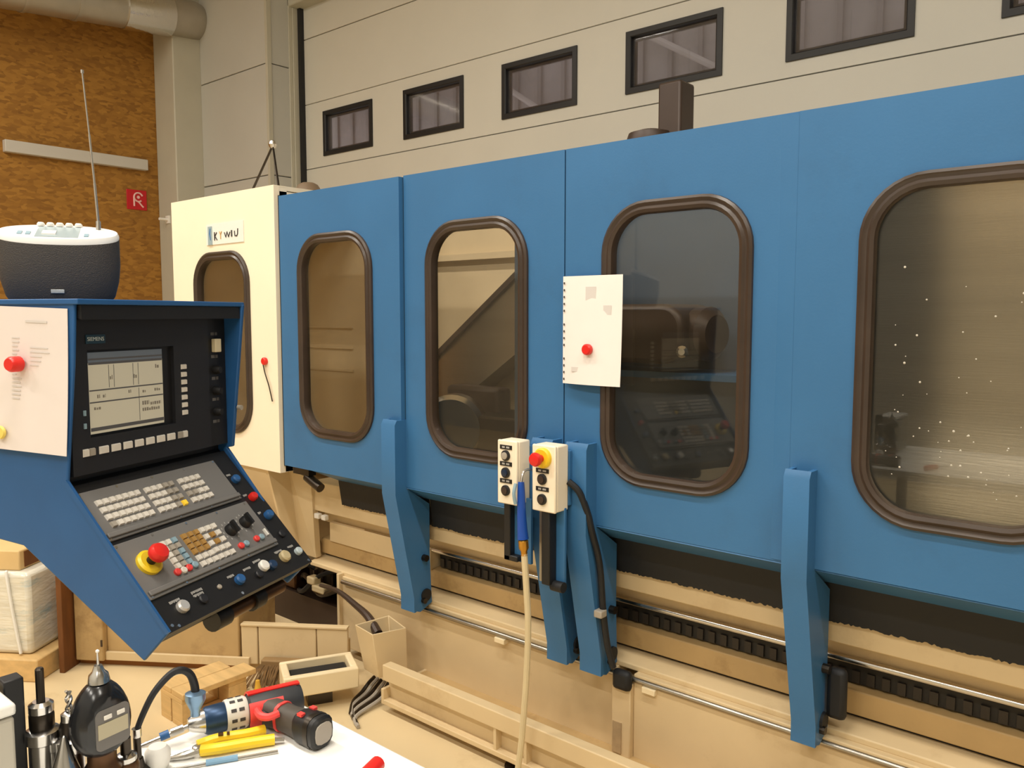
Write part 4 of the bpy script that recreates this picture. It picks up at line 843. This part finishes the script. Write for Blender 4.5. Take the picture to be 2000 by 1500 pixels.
# end mill in its holder
h1 = thing('tool_holder', 'silver tool holder with a dark end mill pointing up', 'tool holder', (-1.150, 0.392, TT), 0, 'tool holders on the table')
B0 = (-1.150, 0.392, TT)
obj('holder_body', MB().lathe([(0.020, 0), (0.020, 0.02), (0.026, 0.022), (0.026, 0.045), (0.017, 0.05), (0.017, 0.085), (0.021, 0.088), (0.021, 0.102), (0.013, 0.106)], B0, (0, 0, 1), 22), M_STEEL, h1)
obj('collet_nut', MB().lathe([(0.014, 0.104), (0.0155, 0.108), (0.0155, 0.124), (0.012, 0.130)], B0, (0, 0, 1), 12), M_DSTEEL, h1)
obj('nut_band', MB().lathe([(0.0152, 0.128), (0.0152, 0.138), (0.010, 0.142)], B0, (0, 0, 1), 18), M_STEEL, h1)
obj('end_mill', MB().lathe([(0.0055, 0.14), (0.0055, 0.185), (0.004, 0.187)], B0, (0, 0, 1), 10), M_DSTEEL, h1)
tag(obj('black_block', MB().box(-1.183, -1.158, 0.352, 0.376, TT, 1.128), M_BLACK, bev=0.002), 'upright black block between grey case and end mill', 'block')
h2 = thing('tool_holder', 'silver tool holder with a short twist drill', 'tool holder', (-1.128, 0.418, TT), 0, 'tool holders on the table')
B0 = (-1.128, 0.418, TT)
obj('holder_body', MB().lathe([(0.017, 0), (0.017, 0.07), (0.019, 0.072), (0.019, 0.088), (0.012, 0.092)], B0, (0, 0, 1), 20), M_STEEL, h2)
obj('collet_nut', MB().lathe([(0.0135, 0.09), (0.0135, 0.105), (0.010, 0.114)], B0, (0, 0, 1), 12), M_DSTEEL, h2)
obj('nut_ring', MB().lathe([(0.0105, 0.113), (0.0105, 0.122), (0.006, 0.125)], B0, (0, 0, 1), 14), M_STEEL, h2)
tw_ = MB()
for s_ in (0, PI): tw_.tube([(B0[0] + 0.0028 * math.cos(s_ + q * 0.9), B0[1] + 0.0028 * math.sin(s_ + q * 0.9), TT + 0.124 + 0.0036 * q) for q in range(9)], 0.0022, 6, 2)
obj('twist_drill', tw_, M_STEEL, h2)
ce = tag(obj('centering_cone', MB().lathe([(0.020, 0), (0.020, 0.05), (0.019, 0.055), (0.003, 0.106), (0.001, 0.108)], (-1.100, 0.400, TT), (0, 0, 1), 24), M_STEEL), 'shiny pointed steel centring cone before the tool holders', 'cone')
lo_ = thing('steel_collet', 'short steel collet lying tilted beside the grey case', 'collet', (-1.09, 0.365, TT))
obj('collet_body', MB().lathe([(0.012, 0), (0.014, 0.02), (0.014, 0.06)], (-1.088, 0.362, TT + 0.014), (-0.5, 0.3, 0.05), 18), M_STEEL, lo_)
obj('collet_bore', MB().lathe([(0.009, 0.0), (0.009, 0.004)], (-1.086, 0.361, TT + 0.014), (0.5, -0.3, -0.05), 14), M_DSTEEL, lo_)
# digital edge finder
dg = thing('digital_edge_finder', 'black egg-shaped digital edge finder with grey display and thin stylus', 'measuring tool', (-1.094, 0.438, TT))
GX, GY = -1.090, 0.442
obj('shank', MB().lathe([(0.022, 0), (0.022, 0.02), (0.024, 0.022), (0.024, 0.05), (0.018, 0.06), (0.018, 0.075)], (GX, GY, TT), (0, 0, 1), 24), M_BROWNST, dg)
GM = Matrix.Translation((GX, GY, 1.070)) @ Matrix.Rotation(math.radians(98), 4, 'Z')
vs = []; fs = []; nu, nv = 28, 18
for j in range(nv + 1):
    ph = -PI / 2 + PI * j / nv
    for i in range(nu):
        a = 2 * PI * i / nu; egg = 1.0 - 0.12 * math.sin(ph)
        p = Vector((0.038 * egg * math.cos(ph) * math.cos(a), 0.034 * egg * math.cos(ph) * math.sin(a), 0.052 * math.sin(ph)))
        p.y = max(p.y, -0.0235)        # flattened display face
        vs.append(GM @ p)
for j in range(nv):
    for i in range(nu): i2 = (i + 1) % nu; fs.append((j * nu + i, j * nu + i2, (j + 1) * nu + i2, (j + 1) * nu + i))
obj('body', MB().add(vs, fs), mat('gloss_black', (24, 25, 28), 0.22), dg, sharp=30)
obj('face_plate', MB().prism(rrect(-0.021, 0.026, -0.034, 0.020, 0.008, 4)[0], -0.0245, -0.0230, lambda a, b, d: tuple(GM @ Vector((a, d, b)))), mat('face_grey', (104, 100, 96), 0.4), dg)
obj('display', MB().box(-0.018, 0.023, -0.0255, -0.0243, -0.018, 0.002, GM), mat('lcd_grey', (178, 168, 140), 0.35), dg)
for a in (-0.010, 0.008): obj('face_button', MB().box(a, a + 0.011, -0.0265, -0.0243, 0.006, 0.012, GM), M_WKEY, dg, bev=0.001)
obj('probe_seat', MB().lathe([(0.014, 0), (0.012, 0.010), (0.008, 0.014), (0.005, 0.022)], (GX, GY, 1.119), (0, 0, 1), 20), M_STEEL, dg)
obj('stylus', MB().lathe([(0.002, 0), (0.0012, 0.018)], (GX, GY, 1.140), (0, 0, 1), 8), M_STEEL, dg)
obj('ruby_tip', MB().lathe([(0.0003, 0), (0.0024, 0.0014), (0.0024, 0.0034), (0.0003, 0.005)], (GX, GY, 1.1575), (0, 0, 1), 10), M_WHITE, dg)
h3 = thing('tool_holder', 'brown oiled tool holder with a slim dark shank', 'tool holder', (-1.096, 0.470, TT), 0, 'tool holders on the table')
B0 = (-1.092, 0.474, TT)
obj('holder_body', MB().lathe([(0.017, 0), (0.017, 0.04), (0.015, 0.046)], B0, (0, 0, 1), 20), M_BROWNST, h3)
obj('holder_ring', MB().lathe([(0.014, 0.044), (0.014, 0.053), (0.009, 0.056)], B0, (0, 0, 1), 18), M_STEEL, h3)
obj('shank', MB().lathe([(0.007, 0.054), (0.007, 0.078), (0.0055, 0.080), (0.0055, 0.104), (0.004, 0.106)], B0, (0, 0, 1), 12), M_DSTEEL, h3)
# gooseneck lamp on magnetic foot
gn = thing('gooseneck_lamp', 'black gooseneck bending over to a small blue-grey cone head', 'lamp', (-1.114, 0.500, TT))
obj('foot', MB().lathe([(0.016, 0), (0.016, 0.012), (0.009, 0.018), (0.007, 0.03)], (-1.114, 0.500, TT), (0, 0, 1), 18), M_DSTEEL, gn)
obj('rod', MB().cyl((-1.114, 0.500, TT + 0.02), (-1.113, 0.499, 1.018), 0.0052, 12), M_DSTEEL, gn)
obj('rod_collar', MB().cyl((-1.113, 0.499, 1.012), (-1.113, 0.499, 1.024), 0.0065, 12), M_STEEL, gn)
obj('neck', MB().tube([(-1.113, 0.499, 1.02), (-1.110, 0.508, 1.043), (-1.107, 0.523, 1.069), (-1.105, 0.545, 1.0875), (-1.102, 0.560, 1.0905), (-1.101, 0.573, 1.081), (-1.100, 0.579, 1.064), (-1.099, 0.580, 1.050)], [0.004, 0.0062], 10), M_RUBBER, gn)
obj('lamp_head', MB().lathe([(0.007, 0), (0.0145, 0.003), (0.0145, 0.012), (0.010, 0.022), (0.007, 0.028), (0.007, 0.036)], (-1.099, 0.580, 1.053), (0.02, -0.05, -1), 18), mat('blue_grey_metal', (122, 152, 182), 0.3, 0.7), gn)
tag(obj('plastic_puck', MB().lathe([(0.010, 0), (0.014, 0.004), (0.0175, 0.016), (0.0175, 0.028), (0.012, 0.036), (0.003, 0.038)], (-1.114, 0.528, TT), (0, 0, 1), 24), M_WHITE), 'round white plastic puck standing beside the gooseneck rod', 'puck')
tag(obj('white_rag', MB().add([(-1.175, 0.50, TT + 0.001), (-1.13, 0.475, TT + 0.001), (-1.105, 0.52, TT + 0.001), (-1.15, 0.56, TT + 0.001), (-1.165, 0.505, TT + 0.022), (-1.135, 0.49, TT + 0.014), (-1.125, 0.52, TT + 0.01), (-1.15, 0.545, TT + 0.018)], [(0, 3, 2, 1), (4, 5, 6, 7), (0, 1, 5, 4), (1, 2, 6, 5), (2, 3, 7, 6), (3, 0, 4, 7)]), M_PAPER, bev=0.004), 'crumpled white cloth behind the gooseneck rod', 'cloth')
# cordless drill lying on its side
dr = thing('cordless_drill', 'red and black cordless drill lying on its side with a long bit', 'drill', (-1.10, 0.70, TT))
ax = Vector((0.32, 0.947, 0)).normalized(); sd = Vector((ax.y, -ax.x, 0)); D0 = Vector((-1.152, 0.600, TT + 0.027))
def DL(a, s=0.0, h=0.0): return D0 + ax * a + sd * s + Vector((0, 0, h))
obj('bit', MB().cyl(DL(-0.075, 0, -0.016), DL(-0.005, 0, -0.002), 0.0035, 10).cyl(DL(-0.03, 0, -0.006), DL(-0.012, 0, -0.003), 0.006, 10), M_STEEL, dr)
obj('bit_ring', MB().cyl(DL(-0.045, 0, -0.0085), DL(-0.032, 0, -0.006), 0.0062, 12), M_LBLUE, dr)
obj('chuck', MB().lathe([(0.009, -0.005), (0.012, 0.0), (0.016, 0.012), (0.018, 0.02)], D0, ax, 20), M_STEEL, dr)
obj('collar', MB().lathe([(0.019, 0.018), (0.021, 0.022), (0.022, 0.046), (0.021, 0.050)], D0, ax, 22), mat('navy_metal', (40, 66, 98), 0.35, 0.5), dr)
rg = obj('torque_ring', MB().lathe([(0.0235, 0.049), (0.0245, 0.052), (0.0245, 0.078), (0.022, 0.082)], D0, ax, 24), mat('ring_pale', (214, 210, 200), 0.45), dr)
me_m = mesh_of(MB().box(-0.0025, 0.0025, -0.004, 0.004, 0, 0.0008), 'ring_mark', M_PRINTD)
for q in range(10):
    aa = 2 * PI * q / 10
    for ro in (0.059, 0.071):
        nrm = sd * math.cos(aa) + Vector((0, 0, 1)) * math.sin(aa); tn = ax.cross(nrm); pos = D0 + ax * ro + nrm * 0.0244 - Vector((-1.10, 0.70, TT))
        inst('ring_mark', me_m, rg, Matrix(((tn.x, ax.x, nrm.x, pos.x), (tn.y, ax.y, nrm.y, pos.y), (tn.z, ax.z, nrm.z, pos.z), (0, 0, 0, 1))))
obj('motor_housing', MB().lathe([(0.018, 0.080), (0.0255, 0.086), (0.027, 0.110), (0.0265, 0.158), (0.022, 0.168), (0.010, 0.171)], D0, ax, 24), mat('charcoal_plastic', (52, 54, 58), 0.45), dr)
def shell(a0, a1, r, ang0, ang1, th=0.003, seg=10):
    mb = MB(); vs = []; fs = []
    for rr_ in (r, r + th):
        for a in (a0, a1):
            for q in range(seg + 1):
                aa = math.radians(ang0 + (ang1 - ang0) * q / seg); vs.append(DL(a, rr_ * math.cos(aa), rr_ * math.sin(aa)))
    m = seg + 1
    for q in range(seg): fs += [(q, q + 1, m + q + 1, m + q), (2 * m + q, 3 * m + q, 3 * m + q + 1, 2 * m + q + 1), (q, 2 * m + q, 2 * m + q + 1, q + 1), (m + q, m + q + 1, 3 * m + q + 1, 3 * m + q)]
    fs += [(0, m, 3 * m, 2 * m), (seg, 2 * m + seg, 3 * m + seg, m + seg)]
    return mb.add(vs, fs)
obj('red_shell', shell(0.084, 0.166, 0.0255, 80, 170), M_RED, dr)
obj('red_shell', shell(0.082, 0.135, 0.0255, -40, 45), M_REDS, dr)
# handle: towards the right, lying on the table
hd0 = DL(0.115, 0.015, -0.002); hv = (Vector((0.995, 0.10, 0))).normalized(); hs = Vector((-hv.y, hv.x, 0))
def HP(a, s, h): return hd0 + hv * a + hs * s + Vector((0, 0, h))
def hsec(mb, secs, seg=14):
    vs = []; fs = []
    for a, w, hh, off in secs:
        for q in range(seg):
            aa = 2 * PI * q / seg; c, s_ = math.cos(aa), math.sin(aa); e = 0.7
            vs.append(HP(a, off + w * math.copysign(abs(c) ** e, c), hh * math.copysign(abs(s_) ** e, s_)))
    for i in range(len(secs) - 1):
        for q in range(seg): q2 = (q + 1) % seg; fs.append((i * seg + q, i * seg + q2, (i + 1) * seg + q2, (i + 1) * seg + q))
    fs += [tuple(range(seg))[::-1], tuple(range((len(secs) - 1) * seg, len(secs) * seg))]
    return mb.add(vs, fs)
obj('grip', hsec(MB(), [(0.0, 0.020, 0.022, 0), (0.02, 0.018, 0.021, 0), (0.05, 0.017, 0.020, 0), (0.075, 0.019, 0.022, 0)]), mat('grip_grey', (74, 68, 62), 0.6), dr)
obj('battery', hsec(MB(), [(0.074, 0.020, 0.0225, 0), (0.08, 0.0225, 0.0245, 0), (0.118, 0.0225, 0.0245, 0), (0.122, 0.019, 0.021, 0)]), M_BLACK, dr)
obj('battery_band', hsec(MB(), [(0.100, 0.0232, 0.0252, 0), (0.110, 0.0232, 0.0252, 0)]), M_DSTEEL, dr)
obj('battery_end', hsec(MB(), [(0.1205, 0.017, 0.017, 0), (0.1235, 0.016, 0.016, 0)]), M_GKEY, dr)
for s_ in (-0.012, 0.012): obj('battery_latch', MB().add([HP(a, s, h) for h in (0.022, 0.0262) for a, s in ((0.082, s_ - 0.004), (0.092, s_ - 0.004), (0.092, s_ + 0.004), (0.082, s_ + 0.004))], [(0, 3, 2, 1), (4, 5, 6, 7), (0, 1, 5, 4), (1, 2, 6, 5), (2, 3, 7, 6), (3, 0, 4, 7)]), M_REDS, dr)
obj('trigger_guard', MB().tube([HP(-0.005, -0.022, 0.010), HP(0.02, -0.034, 0.012), HP(0.034, -0.030, 0.012), HP(0.040, -0.016, 0.014)], 0.006, 8), M_REDS, dr)
obj('trigger', MB().tube([HP(0.004, -0.018, 0.004), HP(0.02, -0.022, 0.004)], 0.007, 8), M_BLACK, dr)
obj('red_rib', hsec(MB(), [(0.028, 0.0185, 0.0225, 0), (0.034, 0.0185, 0.0225, 0)]), M_REDS, dr)
# yellow pliers
pr_ = thing('pliers', 'yellow-handled pliers lying before the cordless drill', 'pliers', (-1.10, 0.60, TT))
e1 = Vector((0.42, 0.907, 0)).normalized(); e2 = Vector((e1.y, -e1.x, 0)); P0 = Vector((-1.108, 0.585, TT))
def PP(a, s, h): return tuple(P0 + e1 * a + e2 * s + Vector((0, 0, h)))
obj('jaw', MB().tube([PP(0.0, -0.001, 0.008), PP(-0.018, -0.004, 0.007), PP(-0.042, -0.001, 0.004)], [0.0075, 0.002], 8), M_STEEL, pr_)
obj('jaw', MB().tube([PP(0.0, 0.004, 0.008), PP(-0.018, 0.007, 0.007), PP(-0.042, 0.001, 0.004)], [0.0075, 0.002], 8), M_STEEL, pr_)
obj('pivot', MB().lathe([(0.008, 0), (0.008, 0.014), (0.005, 0.016)], PP(0.0, 0.002, 0), (0, 0, 1), 14), M_STEEL, pr_)
obj('handle', MB().tube([PP(0.004, 0.008, 0.010), PP(0.03, 0.014, 0.011), PP(0.07, 0.015, 0.010), PP(0.108, 0.018, 0.009)], 0.0082, 10), M_YEL, pr_)
obj('handle', MB().tube([PP(0.0, -0.006, 0.012), PP(0.03, -0.010, 0.014), PP(0.07, -0.008, 0.013), PP(0.098, -0.012, 0.012)], 0.0078, 10), M_YEL, pr_)
obj('handle_end', MB().tube([PP(0.106, 0.018, 0.008), PP(0.122, 0.020, 0.006)], 0.004, 8), M_STEEL, pr_)
obj('size_mark', MB().tube([PP(0.030, -0.006, 0.0225), PP(0.037, -0.005, 0.0225)], 0.0026, 6).tube([PP(0.042, -0.004, 0.0225), PP(0.046, -0.0035, 0.0225)], 0.0024, 6), M_BROWNST, pr_)
sr = thing('scriber', 'slim steel scriber with blue-grey middle lying by the pliers', 'scriber', (-1.06, 0.60, TT))
obj('rod', MB().cyl((-1.098, 0.532, TT + 0.003), (-1.022, 0.665, TT + 0.003), 0.0026, 8), M_STEEL, sr)
obj('sleeve', MB().cyl((-1.072, 0.578, TT + 0.0045), (-1.050, 0.616, TT + 0.0045), 0.0044, 10), mat('sleeve_blue', (120, 160, 190), 0.4), sr)
rs = thing('red_screwdriver', 'red-handled screwdriver at the near edge of the white table', 'screwdriver', (-0.86, 0.72, TT))
obj('handle', MB().lathe([(0.006, 0), (0.011, 0.006), (0.012, 0.04), (0.009, 0.06), (0.011, 0.075), (0.006, 0.08)], (-0.873, 0.735, TT + 0.012), (0.35, -0.9, 0), 14), M_RED, rs)
obj('blade', MB().cyl((-0.845, 0.663, TT + 0.012), (-0.815, 0.585, TT + 0.006), 0.003, 8), M_STEEL, rs)

for o in bpy.data.objects:
    if o.name.split('.')[0] in ('screen_text', 'screen_lines', 'lettering', 'faint_print', 'binding_holes', 'button_print', 'printed_lines', 'label_print', 'switch_label'):
        o['kind'] = 'stuff'
